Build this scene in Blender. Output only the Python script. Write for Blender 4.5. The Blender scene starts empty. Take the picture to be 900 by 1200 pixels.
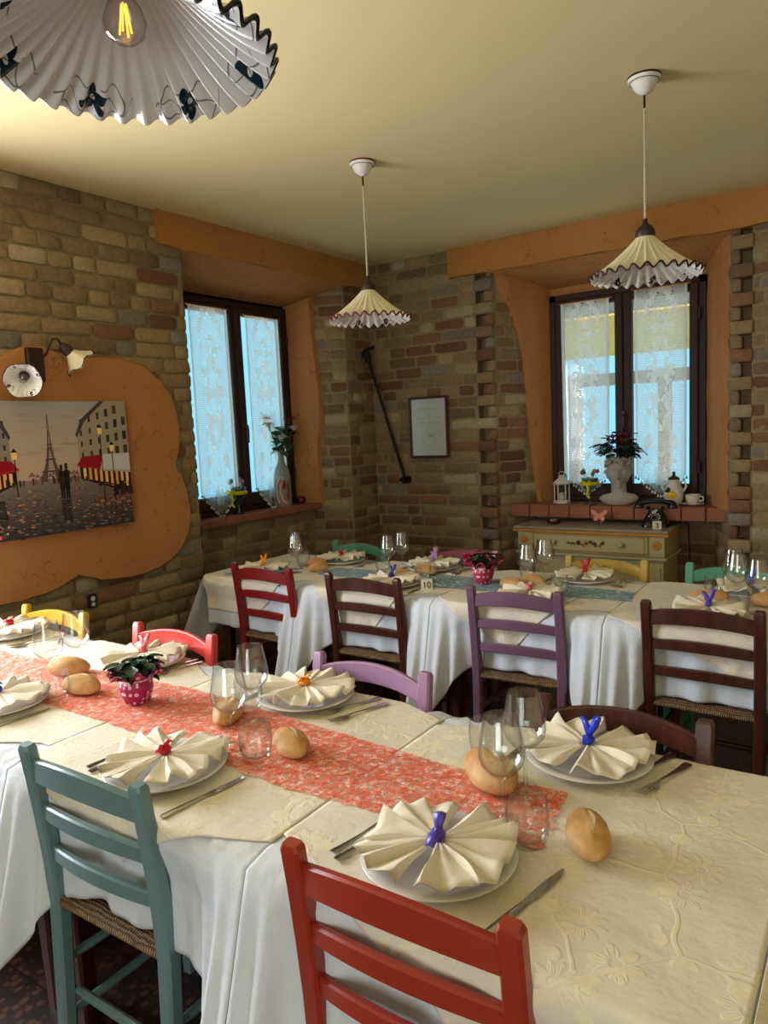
import bpy, math, random
from mathutils import Vector, Matrix, noise
R = random.Random(7)
pi = math.pi
S = bpy.context.scene
COL = S.collection

# ------------------------------------------------------------------ camera, world, sun, exposure
cam_d = bpy.data.cameras.new('camera'); cam = bpy.data.objects.new('camera', cam_d); COL.objects.link(cam)
cam_d.sensor_fit = 'VERTICAL'; cam_d.sensor_height = 24.0; cam_d.lens = 24.0 * 856.0 / 1200.0
cam_d.clip_start = 0.02; cam_d.clip_end = 200
xa = Vector((0.8257414, 0.56214432, -0.04631314)); ya = Vector((-0.02568884, 0.11950347, 0.99250139))
za = xa.cross(ya).normalized(); ya = za.cross(xa).normalized()
cam.matrix_world = Matrix(((xa.x, ya.x, za.x, 0), (xa.y, ya.y, za.y, 0), (xa.z, ya.z, za.z, 1.53), (0, 0, 0, 1)))
S.camera = cam
w = bpy.data.worlds.new('sky'); S.world = w; w.use_nodes = True
bg = w.node_tree.nodes['Background']; bg.inputs[0].default_value = (0.24, 0.62, 0.84, 1); bg.inputs[1].default_value = 1.45

def area(name, loc, rot, sx, sy, power, color):
    d = bpy.data.lights.new(name, 'AREA'); d.shape = 'RECTANGLE'; d.size = sx; d.size_y = sy; d.energy = power; d.color = color
    o = bpy.data.objects.new(name, d); COL.objects.link(o); o.location = loc; o.rotation_euler = rot
    return o
# daylight entering through the side window beside the camera and the glazed door behind it
area('daylight_side_window', (-3.62, 0.75, 1.62), (math.radians(90), 0, math.radians(-90)), 1.3, 1.35, 124, (0.92, 0.96, 1.0))
area('daylight_back_door', (0.2, -2.62, 1.35), (math.radians(90), 0, 0), 1.9, 2.0, 46, (1.0, 0.90, 0.76))
sd = bpy.data.lights.new('sun', 'SUN'); sd.energy = 14; sd.angle = 0.01; sd.color = (1, .93, .82); so = bpy.data.objects.new('sun', sd); COL.objects.link(so)
so.rotation_euler = Vector((.35, -.12, .93)).to_track_quat('Z', 'Y').to_euler()
S.view_settings.view_transform = 'Standard'; S.view_settings.look = 'None'
S.view_settings.exposure = 0.0; S.view_settings.gamma = 1.0; S.view_settings.use_curve_mapping = False
S.cycles.transparent_max_bounces = 40; S.cycles.max_bounces = 8

# ------------------------------------------------------------------ materials
def s2l(c):
    return tuple((x / 255 / 12.92) if x / 255 <= 0.04045 else ((x / 255 + 0.055) / 1.055) ** 2.4 for x in c)
class NT:
    def __init__(s, name):
        s.m = bpy.data.materials.new(name); s.m.use_nodes = True; s.t = s.m.node_tree; s.n = s.t.nodes; s.l = s.t.links
        s.b = s.n['Principled BSDF']; s.out = s.n['Material Output']
    def add(s, ty, **k):
        n = s.n.new(ty)
        for a, v in k.items():
            if a.startswith('i_'):
                key = a[2:]; key = int(key) if key.isdigit() else key.replace('_', ' ')
                if isinstance(v, bpy.types.NodeSocket): s.l.new(v, n.inputs[key])
                else: n.inputs[key].default_value = v
            else: setattr(n, a, v)
        return n
    def math(s, op, a, b=None, c=None):
        n = s.n.new('ShaderNodeMath'); n.operation = op
        for i, v in enumerate((a, b, c)):
            if v is None: continue
            if isinstance(v, bpy.types.NodeSocket): s.l.new(v, n.inputs[i])
            else: n.inputs[i].default_value = v
        return n.outputs[0]
    def mix(s, f, a, b, blend='MIX'):
        n = s.n.new('ShaderNodeMix'); n.data_type = 'RGBA'; n.blend_type = blend
        for i, v in ((0, f), (6, a), (7, b)):
            if isinstance(v, bpy.types.NodeSocket): s.l.new(v, n.inputs[i])
            elif i == 0: n.inputs[0].default_value = v
            else: n.inputs[i].default_value = (*v[:3], 1)
        return n.outputs[2]
    def ramp(s, f, stops):
        n = s.n.new('ShaderNodeValToRGB'); s.l.new(f, n.inputs[0]); e = n.color_ramp.elements
        e[0].position, e[0].color = stops[0][0], (*stops[0][1][:3], 1); e[1].position, e[1].color = stops[-1][0], (*stops[-1][1][:3], 1)
        for p, c in stops[1:-1]:
            k = e.new(p); k.color = (*c[:3], 1)
        return n.outputs[0]
    def step(s, f, a, b):
        n = s.n.new('ShaderNodeMapRange'); s.l.new(f, n.inputs[0]); n.inputs[1].default_value = a; n.inputs[2].default_value = b
        return n.outputs[0]
    def coord(s, kind='Object'):
        return s.n.new('ShaderNodeTexCoord').outputs[kind]
    def pos(s):
        return s.n.new('ShaderNodeNewGeometry').outputs['Position']
    def noise(s, vec, scale, detail=4, rough=0.55, out=0):
        return s.add('ShaderNodeTexNoise', i_Vector=vec, i_Scale=scale, i_Detail=detail, i_Roughness=rough).outputs[out]
    def base(s, c, rough=0.6, metal=0.0, spec=0.5):
        if isinstance(c, bpy.types.NodeSocket): s.l.new(c, s.b.inputs['Base Color'])
        else: s.b.inputs['Base Color'].default_value = (*c[:3], 1)
        if isinstance(rough, bpy.types.NodeSocket): s.l.new(rough, s.b.inputs['Roughness'])
        else: s.b.inputs['Roughness'].default_value = rough
        s.b.inputs['Metallic'].default_value = metal; s.b.inputs['Specular IOR Level'].default_value = spec
    def bump(s, h, strength=0.3, dist=0.01):
        n = s.add('ShaderNodeBump', i_Strength=strength, i_Distance=dist, i_Height=h); s.l.new(n.outputs[0], s.b.inputs['Normal'])
def simple(name, rgb, rough=0.5, metal=0.0, var=0.12, scale=14, bump=0.0, spec=0.5):
    t = NT(name); c = s2l(rgb); n = t.noise(t.pos(), scale)
    dark = tuple(x * (1 - var) for x in c); lite = tuple(min(1, x * (1 + var)) for x in c)
    t.base(t.mix(n, dark, lite), rough, metal, spec)
    if bump: t.bump(t.noise(t.pos(), scale * 8), bump, 0.004)
    return t.m
def vcol(name, rough=0.6, bump=0.0, scale=40, spec=0.4, var=0.25):
    t = NT(name); a = t.add('ShaderNodeAttribute', attribute_name='Col').outputs[0]
    n = t.noise(t.pos(), scale, 5, 0.65)
    t.base(t.mix(1.0, a, t.ramp(n, [(0.25, (1 - var,) * 3), (0.75, (1 + 0.0,) * 3)]), 'MULTIPLY'), rough, 0, spec)
    if bump: t.bump(n, bump, 0.008)
    return t.m
MAT = {}
MAT['brick'] = vcol('rough_brick', 0.95, 0.75, 42, 0.1, 0.36)
MAT['print'] = vcol('printed_canvas', 0.7, 0, 90, 0.2, 0.12)
MAT['vcol'] = vcol('painted_ceramic', 0.18, 0, 30, 0.5, 0.04)
MAT['vmatte'] = vcol('matte_colours', 0.7, 0, 30, 0.3, 0.12)
def plaster(name, rgb, rgb2, pale):
    t = NT(name); p = t.pos()
    n1 = t.noise(p, 2.3, 5, 0.6); n2 = t.noise(p, 11, 6, 0.7)
    c = t.mix(n1, s2l(rgb), s2l(rgb2)); sc = t.step(t.noise(p, 6, 6, 0.75), 0.63, 0.70)
    c = t.mix(t.math('MULTIPLY', sc, 0.35), c, s2l(pale))
    v = t.add('ShaderNodeTexVoronoi', feature='DISTANCE_TO_EDGE', i_Scale=5.0, i_Vector=t.add('ShaderNodeMix', data_type='VECTOR', i_0=0.35, i_4=p, i_5=t.noise(p, 7, 4, 0.6, 1)).outputs[1]).outputs[0]
    crack = t.math('MULTIPLY', t.math('LESS_THAN', v, 0.012), t.step(t.noise(p, 9), 0.50, 0.58))
    c = t.mix(t.math('MULTIPLY', crack, 0.5), c, s2l((90, 50, 25)))
    t.base(c, 0.85, 0, 0.2)
    t.bump(t.math('SUBTRACT', t.math('ADD', t.math('MULTIPLY', n2, 0.8), t.math('MULTIPLY', n1, 0.6)), crack), 0.45, 0.012)
    return t.m
MAT['plaster'] = plaster('ochre_plaster', (170, 116, 68), (186, 132, 84), (212, 178, 144))
MAT['beam'] = plaster('ochre_beam_plaster', (168, 116, 60), (186, 134, 76), (190, 150, 100))
def ceil():
    t = NT('cream_ceiling_paint'); n = t.noise(t.pos(), 1.5, 4)
    t.base(t.mix(n, s2l((224, 206, 156)), s2l((232, 215, 167))), 0.9, 0, 0.1); t.bump(t.noise(t.pos(), 9, 3), 0.08, 0.01); return t.m
MAT['ceiling'] = ceil()
def floorm():
    t = NT('dark_terrazzo_tiles'); p = t.pos()
    v = t.add('ShaderNodeTexVoronoi', i_Scale=38.0, i_Vector=p)
    c = t.mix(t.step(v.outputs[0], 0.25, 0.5), s2l((96, 62, 52)), s2l((42, 30, 28)))
    br = t.add('ShaderNodeTexBrick', i_Vector=p, i_Scale=1.0, i_Color1=(1, 1, 1, 1), i_Color2=(0.8, 0.8, 0.8, 1), i_Mortar=(0.25, 0.25, 0.25, 1)); br.offset = 0
    br.inputs['Brick Width'].default_value = 0.33; br.inputs['Row Height'].default_value = 0.33; br.inputs['Mortar Size'].default_value = 0.004
    t.base(t.mix(1.0, c, br.outputs[0], 'MULTIPLY'), 0.45); return t.m
MAT['floor'] = floorm()
def cloth(name, c1, c2, damask, sheen=0.0):
    t = NT(name); p = t.pos(); n = t.noise(p, 3, 4)
    weave = t.add('ShaderNodeTexWave', i_Vector=p, i_Scale=260.0, i_Distortion=2.0).outputs[1]
    c = t.mix(n, s2l(c1), s2l(c2)); h = t.math('ADD', t.math('MULTIPLY', t.noise(p, 5.5, 5, 0.6), 2.2), t.math('MULTIPLY', weave, 0.02))
    if damask:
        sep = t.n.new('ShaderNodeSeparateXYZ'); t.l.new(p, sep.inputs[0])
        uv = t.add('ShaderNodeCombineXYZ', i_X=sep.outputs[0], i_Y=t.math('ADD', sep.outputs[1], t.math('MULTIPLY', sep.outputs[2], 1.0))).outputs[0]
        v = t.add('ShaderNodeTexVoronoi', voronoi_dimensions='2D', i_Vector=uv, i_Scale=6.5, i_Randomness=0.75)
        loc = v.outputs['Position']
        vs = t.add('ShaderNodeVectorMath', operation='SCALE', i_0=uv); vs.inputs['Scale'].default_value = 1.0
        d = t.add('ShaderNodeVectorMath', operation='SUBTRACT', i_0=vs.outputs[0], i_1=loc).outputs[0]
        ds = t.n.new('ShaderNodeSeparateXYZ'); t.l.new(d, ds.inputs[0])
        th = t.math('ARCTAN2', ds.outputs[1], ds.outputs[0])
        r = t.add('ShaderNodeVectorMath', operation='LENGTH', i_0=d).outputs['Value']
        csep = t.n.new('ShaderNodeSeparateColor'); t.l.new(v.outputs['Color'], csep.inputs[0])
        k = t.math('ADD', t.math('ROUND', t.math('MULTIPLY', csep.outputs[0], 3.0)), 3.0)
        pet = t.math('ADD', t.math('MULTIPLY', t.math('ABSOLUTE', t.math('COSINE', t.math('MULTIPLY', th, k))), 0.025), 0.018)
        ins = t.step(t.math('SUBTRACT', pet, r), 0.0, 0.004)
        core = t.step(t.math('SUBTRACT', r, 0.009), 0.0, 0.003)
        vein = t.step(t.math('ABSOLUTE', t.math('COSINE', t.math('MULTIPLY', th, t.math('MULTIPLY', k, 3.0)))), 0.15, 0.5)
        fl = t.math('MULTIPLY', t.math('MULTIPLY', ins, core), t.math('ADD', t.math('MULTIPLY', vein, 0.6), 0.4))
        q2 = t.add('ShaderNodeMix', data_type='VECTOR', i_0=0.22, i_4=uv, i_5=t.noise(uv, 3.0, 2, 0.5, 1)).outputs[1]; vn = t.add('ShaderNodeTexVoronoi', voronoi_dimensions='2D', feature='DISTANCE_TO_EDGE', i_Vector=q2, i_Scale=5.0).outputs[0]
        vine = t.math('SUBTRACT', 1.0, t.step(vn, 0.008, 0.016))
        v2 = t.add('ShaderNodeTexVoronoi', voronoi_dimensions='2D', i_Vector=uv, i_Scale=15.0)
        leaf = t.math('MULTIPLY', t.math('SUBTRACT', 1.0, t.step(v2.outputs[0], 0.25, 0.32)), t.math('SUBTRACT', 1.0, t.step(vn, 0.07, 0.12)))
        pat = t.math('MINIMUM', t.math('ADD', fl, t.math('ADD', vine, leaf)), 1.0)
        c = t.mix(t.math('MULTIPLY', pat, 0.7), c, s2l(damask)); h = t.math('ADD', h, t.math('MULTIPLY', pat, 0.16))
    t.base(c, 0.8, 0, 0.25); t.bump(h, 0.55, 0.012)
    t.b.inputs['Sheen Weight'].default_value = sheen
    return t.m
MAT['overcloth'] = cloth('ivory_damask', (222, 212, 196), (232, 223, 208), (240, 229, 196), 0.1)
MAT['undercloth'] = cloth('white_cotton', (206, 212, 224), (216, 222, 232), None, 0.1)
MAT['napkin'] = cloth('cream_linen', (222, 211, 190), (230, 220, 202), None)
def web(name, c1, c2, dens=0.5):
    t = NT(name); p = t.pos()
    q = t.add('ShaderNodeMix', data_type='VECTOR', i_0=0.06, i_4=p, i_5=t.noise(p, 25, 3, 0.6, 1)).outputs[1]
    v1 = t.add('ShaderNodeTexVoronoi', feature='DISTANCE_TO_EDGE', i_Scale=46.0, i_Vector=q).outputs[0]
    v2 = t.add('ShaderNodeTexVoronoi', feature='DISTANCE_TO_EDGE', i_Scale=80.0, i_Vector=p).outputs[0]
    a = t.math('MAXIMUM', t.math('LESS_THAN', v1, 0.075), t.math('LESS_THAN', v2, 0.055))
    a = t.math('MAXIMUM', a, dens)
    t.base(t.ramp(t.noise(p, 60, 3), [(0.38, s2l(c1)), (0.52, s2l(c2)), (0.66, tuple(.5 * (1 + x) for x in s2l(c2)))]), 0.8); t.l.new(a, t.b.inputs['Alpha']); return t.m
MAT['run_red'] = web('coral_web', (228, 100, 72), (244, 132, 100), 0.36)
MAT['run_blue'] = web('blue_web', (70, 124, 148), (140, 180, 196), 0.45)
def lace(name):
    t = NT(name); p = t.coord('Object'); sp = t.n.new('ShaderNodeSeparateXYZ'); t.l.new(p, sp.inputs[0])
    x, z = sp.outputs[0], sp.outputs[2]; ax = t.math('ABSOLUTE', x)
    q = t.add('ShaderNodeCombineXYZ', i_X=t.math('MULTIPLY', ax, 1.5), i_Y=z).outputs[0]
    rows = t.math('GREATER_THAN', t.math('SINE', t.math('MULTIPLY', z, 2 * pi / 0.013)), 0.1)
    cols = t.math('GREATER_THAN', t.math('SINE', t.math('MULTIPLY', x, 2 * pi / 0.009)), 0.5)
    n = t.noise(q, 8.5, 2.5, 0.5); inside = t.math('SUBTRACT', 1.0, t.step(ax, 0.10, 0.13))
    motif = t.math('MULTIPLY', t.math('GREATER_THAN', n, 0.53), inside)
    rim = t.math('LESS_THAN', t.math('ABSOLUTE', t.math('SUBTRACT', n, 0.51)), 0.022)
    dots = t.add('ShaderNodeTexVoronoi', i_Scale=75.0, i_Vector=p).outputs[0]
    holes = t.math('MULTIPLY', t.math('MULTIPLY', rim, inside), t.math('LESS_THAN', dots, 0.42))
    holes2 = t.math('MULTIPLY', t.math('MULTIPLY', t.math('GREATER_THAN', t.noise(p, 18, 2), 0.56), inside), t.math('LESS_THAN', dots, 0.30))
    a = t.math('ADD', t.math('ADD', 0.42, t.math('MULTIPLY', rows, 0.22)), t.math('MULTIPLY', cols, 0.12))
    a = t.math('MAXIMUM', a, t.math('MULTIPLY', motif, 0.86))
    a = t.math('MAXIMUM', a, t.math('MULTIPLY', t.math('GREATER_THAN', ax, 0.155), 0.9))
    a = t.math('MULTIPLY', a, t.math('SUBTRACT', 1.0, t.math('MULTIPLY', t.math('MAXIMUM', holes, holes2), 0.9)))
    dif = t.add('ShaderNodeBsdfDiffuse', i_Color=(0.80, 0.80, 0.78, 1)); tr = t.add('ShaderNodeBsdfTranslucent', i_Color=(0.80, 0.80, 0.78, 1))
    mx = t.add('ShaderNodeMixShader', i_0=0.5, i_1=dif.outputs[0], i_2=tr.outputs[0]); tp = t.n.new('ShaderNodeBsdfTransparent')
    fin = t.add('ShaderNodeMixShader', i_0=a, i_1=tp.outputs[0], i_2=mx.outputs[0]); t.l.new(fin.outputs[0], t.out.inputs[0]); return t.m
MAT['lace'] = lace('white_lace')
def glass(name, tint=(0.97, 0.985, 0.985), edge=(0.42, 0.46, 0.46), gl=0.075):
    t = NT(name); lw = t.add('ShaderNodeLayerWeight', i_Blend=0.35)
    col = t.mix(t.math('POWER', lw.outputs['Facing'], 2.2), tint, edge)
    tp = t.add('ShaderNodeBsdfTransparent', i_Color=col); g = t.add('ShaderNodeBsdfGlossy', i_Roughness=0.03, i_Color=(1, 1, 1, 1))
    f = t.math('ADD', t.math('MULTIPLY', t.math('POWER', lw.outputs['Facing'], 3.0), 0.45), gl)
    m = t.add('ShaderNodeMixShader', i_0=f, i_1=tp.outputs[0], i_2=g.outputs[0]); t.l.new(m.outputs[0], t.out.inputs[0]); return t.m
MAT['glass'] = glass('clear_glass')
MAT['pane'] = glass('window_pane', (0.98, 0.99, 0.99), (0.9, 0.95, 0.95), 0.03)
MAT['bulb'] = glass('bulb_glass', (0.9, 0.85, 0.8), (0.3, 0.28, 0.26), 0.12)
MAT['redglass'] = glass('red_glass', (0.7, 0.03, 0.05), (0.3, 0.01, 0.02), 0.1)
MAT['blueglass'] = glass('blue_glass', (0.55, 0.85, 0.95), (0.1, 0.5, 0.7), 0.1)
def wood(name, rgb, rgb2, rough=0.35, sc=9):
    t = NT(name); p = t.coord('Object')
    mp = t.add('ShaderNodeMapping', i_Vector=p); mp.inputs['Scale'].default_value = (1, 1, 0.15) if sc > 0 else (0.15, 1, 1)
    n = t.noise(mp.outputs[0], abs(sc) * 4, 5, 0.6); t.base(t.mix(t.step(n, 0.3, 0.7), s2l(rgb), s2l(rgb2)), rough); t.bump(n, 0.12, 0.003); return t.m
def paintwood(name, rgb, rough=0.34):
    t = NT(name); p = t.coord('Object'); n = t.noise(p, 30, 5, 0.6); c = s2l(rgb)
    wear = t.step(t.noise(p, 22, 6, 0.8), 0.70, 0.74)
    c1 = t.mix(n, tuple(x * 0.85 for x in c), tuple(min(1, x * 1.12) for x in c))
    t.base(t.mix(t.math('MULTIPLY', wear, 0.35), c1, tuple(x * 0.4 for x in c)), rough); t.bump(n, 0.08, 0.003); return t.m
MAT['frame'] = wood('mahogany_window_wood', (34, 13, 9), (52, 21, 14), 0.65)
MAT['pframe'] = wood('dark_picture_frame', (60, 22, 18), (80, 34, 26), 0.3)
MAT['metal'] = simple('stainless_steel', (190, 188, 184), 0.16, 1.0, 0.04)
MAT['iron'] = simple('black_iron', (22, 20, 20), 0.5, 0.4, 0.2)
MAT['bronze'] = simple('dark_bronze', (58, 38, 32), 0.45, 0.3, 0.25)
MAT['plate'] = simple('white_porcelain', (228, 226, 220), 0.12, 0, 0.02)
MAT['terracotta'] = simple('terracotta_tile', (150, 92, 66), 0.75, 0, 0.25, 9, 0.3)
MAT['white'] = simple('white_lacquer', (216, 212, 200), 0.4, 0, 0.06)
MAT['cream'] = simple('cream_paint', (186, 172, 128), 0.5, 0, 0.12, 7)
MAT['ocher'] = simple('ochre_paint', (190, 130, 36), 0.45, 0, 0.1)
MAT['stone'] = simple('grey_plaster_cast', (172, 166, 156), 0.75, 0, 0.14, 22, 0.25)
MAT['black'] = simple('black_bakelite', (16, 16, 18), 0.15, 0, 0.1)
MAT['cardw'] = simple('card_cream', (214, 206, 186), 0.5, 0, 0.05)
MAT['cord'] = simple('twisted_white_cord', (190, 180, 160), 0.7, 0, 0.3, 150)
MAT['outlet'] = simple('black_plastic', (14, 14, 15), 0.3, 0, 0.1)
MAT['paper'] = simple('paper', (206, 208, 208), 0.6, 0, 0.04)
MAT['brass'] = simple('brass', (170, 120, 50), 0.3, 0.9, 0.1)
def emis(name, c, e):
    t = NT(name); t.base(c, 0.5); t.b.inputs['Emission Color'].default_value = (*c, 1); t.b.inputs['Emission Strength'].default_value = e; return t.m
MAT['filament'] = emis('glowing_filament', (1.0, 0.50, 0.06), 2.2)
def bread():
    t = NT('bread_crust'); p = t.coord('Object'); n = t.noise(p, 16, 5, 0.6)
    t.base(t.ramp(n, [(0.25, s2l((168, 116, 62))), (0.5, s2l((198, 150, 94))), (0.75, s2l((218, 184, 136)))]), 0.6, 0, 0.3); t.bump(t.noise(p, 70, 4), 0.25, 0.003); return t.m
MAT['bread'] = bread()
MAT['crumb'] = simple('floury_bread_slash', (232, 206, 164), 0.8, 0, 0.12, 80)
def rush():
    t = NT('woven_rush'); p = t.coord('Object')
    wv = t.add('ShaderNodeTexWave', i_Vector=p, i_Scale=42.0, i_Distortion=3.0, bands_direction='X').outputs[1]
    wv2 = t.add('ShaderNodeTexWave', i_Vector=p, i_Scale=30.0, i_Distortion=4.0, bands_direction='Y').outputs[1]
    h = t.math('MULTIPLY', wv, wv2); t.base(t.mix(h, s2l((70, 48, 28)), s2l((186, 148, 100))), 0.8); t.bump(h, 0.7, 0.01); return t.m
MAT['rush'] = rush()
def wrap(name, c, spots):
    t = NT(name); p = t.coord('Object'); v = t.add('ShaderNodeTexVoronoi', i_Scale=58.0, i_Vector=p, i_Randomness=0.6)
    f = t.math('MULTIPLY', t.math('LESS_THAN', v.outputs[0], 0.36), t.math('GREATER_THAN', v.outputs[0], 0.12))
    t.base(t.mix(f, s2l(c), s2l(spots)), 0.5); return t.m
MAT['wrap'] = wrap('magenta_flowered_paper', (160, 26, 92), (236, 196, 214))
MAT['wrap2'] = wrap('pink_flowered_paper', (172, 40, 78), (236, 180, 190))
MAT['leaf'] = simple('dark_green_leaf', (30, 62, 38), 0.35, 0, 0.35, 30)
MAT['leaf2'] = simple('fresh_green_leaf', (58, 104, 44), 0.4, 0, 0.3, 30)
CH = {'teal': paintwood('teal_paint', (100, 128, 132)), 'red': paintwood('brick_red_paint', (152, 48, 30)), 'coral': paintwood('coral_red_paint', (206, 62, 56)),
      'yellow': paintwood('yellow_paint', (196, 150, 34)), 'lilac': paintwood('lilac_paint', (156, 120, 154)), 'brown': wood('dark_stained_wood', (52, 22, 16), (82, 38, 28), 0.3),
      'darkred': paintwood('dark_red_paint', (122, 20, 22)), 'plum': paintwood('plum_paint', (112, 78, 102)), 'green': paintwood('sage_green_paint', (76, 130, 98)),
      'mauve': paintwood('mauve_paint', (134, 70, 80)), 'paleyel': paintwood('pale_yellow_paint', (178, 146, 62)), 'mint': paintwood('mint_green_paint', (80, 140, 112))}
RB = {'purple': simple('purple_satin', (78, 60, 170), 0.35, 0, 0.1), 'red': simple('red_satin', (196, 16, 40), 0.35, 0, 0.1), 'orange': simple('orange_satin', (232, 142, 12), 0.35, 0, 0.1),
      'blue': simple('royal_blue_satin', (24, 44, 190), 0.35, 0, 0.1), 'pink': simple('pink_satin', (222, 110, 120), 0.4, 0, 0.1), 'lilac': simple('lilac_satin', (164, 128, 186), 0.4, 0, 0.1),
      'navy': simple('navy_and_white_satin', (40, 44, 110), 0.4, 0, 0.1)}

# ------------------------------------------------------------------ mesh helpers
class M:
    def __init__(s): s.v, s.f, s.c = [], [], []; s.cur = (1, 1, 1)
    def V(s, p): s.v.append(tuple(p)); return len(s.v) - 1
    def F(s, *i): s.f.append(tuple(i)); s.c.append(s.cur)
    def box(s, c, d, rot=0, bev=0.0, m=None):
        x, y, z = d[0] / 2, d[1] / 2, d[2] / 2; b = min(bev, x * .9, y * .9, z * .9); st = len(s.v)
        T = m or (Matrix.Translation(Vector(c)) @ Matrix.Rotation(rot, 4, 'Z'))
        if b <= 0:
            for sx, sy, sz in ((-1, -1, -1), (1, -1, -1), (1, 1, -1), (-1, 1, -1), (-1, -1, 1), (1, -1, 1), (1, 1, 1), (-1, 1, 1)): s.V(T @ Vector((sx * x, sy * y, sz * z)))
            for q in ((0, 3, 2, 1), (4, 5, 6, 7), (0, 1, 5, 4), (1, 2, 6, 5), (2, 3, 7, 6), (3, 0, 4, 7)): s.F(*[st + i for i in q])
            return s
        ring = []
        for sz, zz, ins in ((-1, -z, b), (-1, -z + b, 0), (1, z - b, 0), (1, z, b)):
            r = []
            for sx, sy in ((-1, -1), (1, -1), (1, 1), (-1, 1)):
                o1 = (sx * (x - ins), sy * (y - ins - (b if not ins else 0))); o2 = (sx * (x - ins - (b if not ins else 0)), sy * (y - ins))
                if sx * sy > 0: a1, a2 = o1, o2
                else: a1, a2 = o2, o1
                if (sx, sy) in ((-1, -1), (1, 1)): a1, a2 = o1, o2
                else: a1, a2 = o2, o1
                r += [s.V(T @ Vector((*a1, zz))), s.V(T @ Vector((*a2, zz)))]
            ring.append(r)
        for k in range(3):
            for i in range(8): s.F(ring[k][i], ring[k][(i + 1) % 8], ring[k + 1][(i + 1) % 8], ring[k + 1][i])
        s.F(*reversed(ring[0])); s.F(*ring[3]); return s
    def tube(s, pts, rad, n=10, cap=True, closed=False):
        pts = [Vector(p) for p in pts]; N = len(pts); rr = rad if isinstance(rad, (list, tuple)) else [rad] * N
        rings = []; up = None
        for i, p in enumerate(pts):
            a = pts[(i - 1) % N] if (i or closed) else p; b = pts[(i + 1) % N] if (i < N - 1 or closed) else p
            t = (b - a).normalized()
            if up is None: up = Vector((0, 0, 1)) if abs(t.z) < 0.9 else Vector((1, 0, 0))
            xx = t.cross(up).normalized(); yy = xx.cross(t).normalized(); up = yy
            rings.append([s.V(p + (xx * math.cos(2 * pi * k / n) + yy * math.sin(2 * pi * k / n)) * rr[i]) for k in range(n)])
        for i in range(N if closed else N - 1):
            A, B = rings[i], rings[(i + 1) % N]
            for k in range(n): s.F(A[k], A[(k + 1) % n], B[(k + 1) % n], B[k])
        if cap and not closed: s.F(*reversed(rings[0])); s.F(*rings[-1])
        return s
    def beamq(s, pts, wid, hei, ch=0.15):
        """chamfered rectangular bar along pts; wid across, hei along local up (lists allowed)"""
        pts = [Vector(p) for p in pts]; N = len(pts); W = wid if isinstance(wid, list) else [wid] * N; H = hei if isinstance(hei, list) else [hei] * N; rings = []
        for i, p in enumerate(pts):
            t = (pts[min(N - 1, i + 1)] - pts[max(0, i - 1)]).normalized()
            up = Vector((0, 0, 1)) if abs(t.z) < 0.8 else Vector((0, 1, 0))
            xx = t.cross(up).normalized(); yy = xx.cross(t).normalized(); a, b = W[i] / 2, H[i] / 2; c = min(a, b) * ch * 2
            q = ((-a, -b + c), (-a + c, -b), (a - c, -b), (a, -b + c), (a, b - c), (a - c, b), (-a + c, b), (-a, b - c))
            rings.append([s.V(p + xx * u + yy * v) for u, v in q])
        for i in range(N - 1):
            for k in range(8): s.F(rings[i][k], rings[i][(k + 1) % 8], rings[i + 1][(k + 1) % 8], rings[i + 1][k])
        s.F(*reversed(rings[0])); s.F(*rings[-1]); return s
    def lathe(s, prof, c=(0, 0, 0), n=28, T=None, mod=None):
        T = T or Matrix.Translation(Vector(c)); rings = []
        for j, (r, z) in enumerate(prof):
            if r < 1e-6: rings.append([s.V(T @ Vector((0, 0, z)))]); continue
            ring = []
            for k in range(n):
                a = 2 * pi * k / n; rr, zz = (r, z) if mod is None else mod(a, r, z, j)
                ring.append(s.V(T @ Vector((rr * math.cos(a), rr * math.sin(a), zz))))
            rings.append(ring)
        for A, B in zip(rings, rings[1:]):
            for k in range(n):
                k2 = (k + 1) % n
                if len(A) == 1 and len(B) == 1: continue
                if len(A) == 1: s.F(A[0], B[k2], B[k]) if True else None
                elif len(B) == 1: s.F(A[k], A[k2], B[0])
                else: s.F(A[k], A[k2], B[k2], B[k])
        return s
    def grid(s, nu, nv, fn):
        st = len(s.v)
        for i in range(nu + 1):
            for j in range(nv + 1): s.V(fn(i / nu, j / nv))
        for i in range(nu):
            for j in range(nv):
                a = st + i * (nv + 1) + j; s.F(a, a + nv + 1, a + nv + 2, a + 1)
        return s
    def prism(s, poly, T, h):
        """extrude 2D polygon by h along local z, T maps local to object space"""
        a = [s.V(T @ Vector((x, y, 0))) for x, y in poly]; b = [s.V(T @ Vector((x, y, h))) for x, y in poly]; n = len(poly)
        s.F(*reversed(a)); s.F(*b)
        for i in range(n): s.F(a[i], a[(i + 1) % n], b[(i + 1) % n], b[i])
        return s
    def blob(s, c, r, n=12, m=8, fn=None, T=None):
        c = Vector(c); r = Vector(r) if not isinstance(r, (int, float)) else Vector((r, r, r)); rings = []
        def P(d):
            k = fn(d) if fn else 1.0; p = Vector((d.x * r.x, d.y * r.y, d.z * r.z)) * k
            return (T @ p if T else p) + c
        for j in range(m + 1):
            t = pi * j / m
            if j in (0, m): rings.append([s.V(P(Vector((0, 0, math.cos(t)))))]); continue
            rings.append([s.V(P(Vector((math.sin(t) * math.cos(2 * pi * k / n), math.sin(t) * math.sin(2 * pi * k / n), math.cos(t))))) for k in range(n)])
        for A, B in zip(rings, rings[1:]):
            for k in range(n):
                k2 = (k + 1) % n
                if len(A) == 1: s.F(A[0], B[k], B[k2])
                elif len(B) == 1: s.F(A[k], B[0], A[k2])
                else: s.F(A[k], B[k], B[k2], A[k2])
        return s
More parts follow.
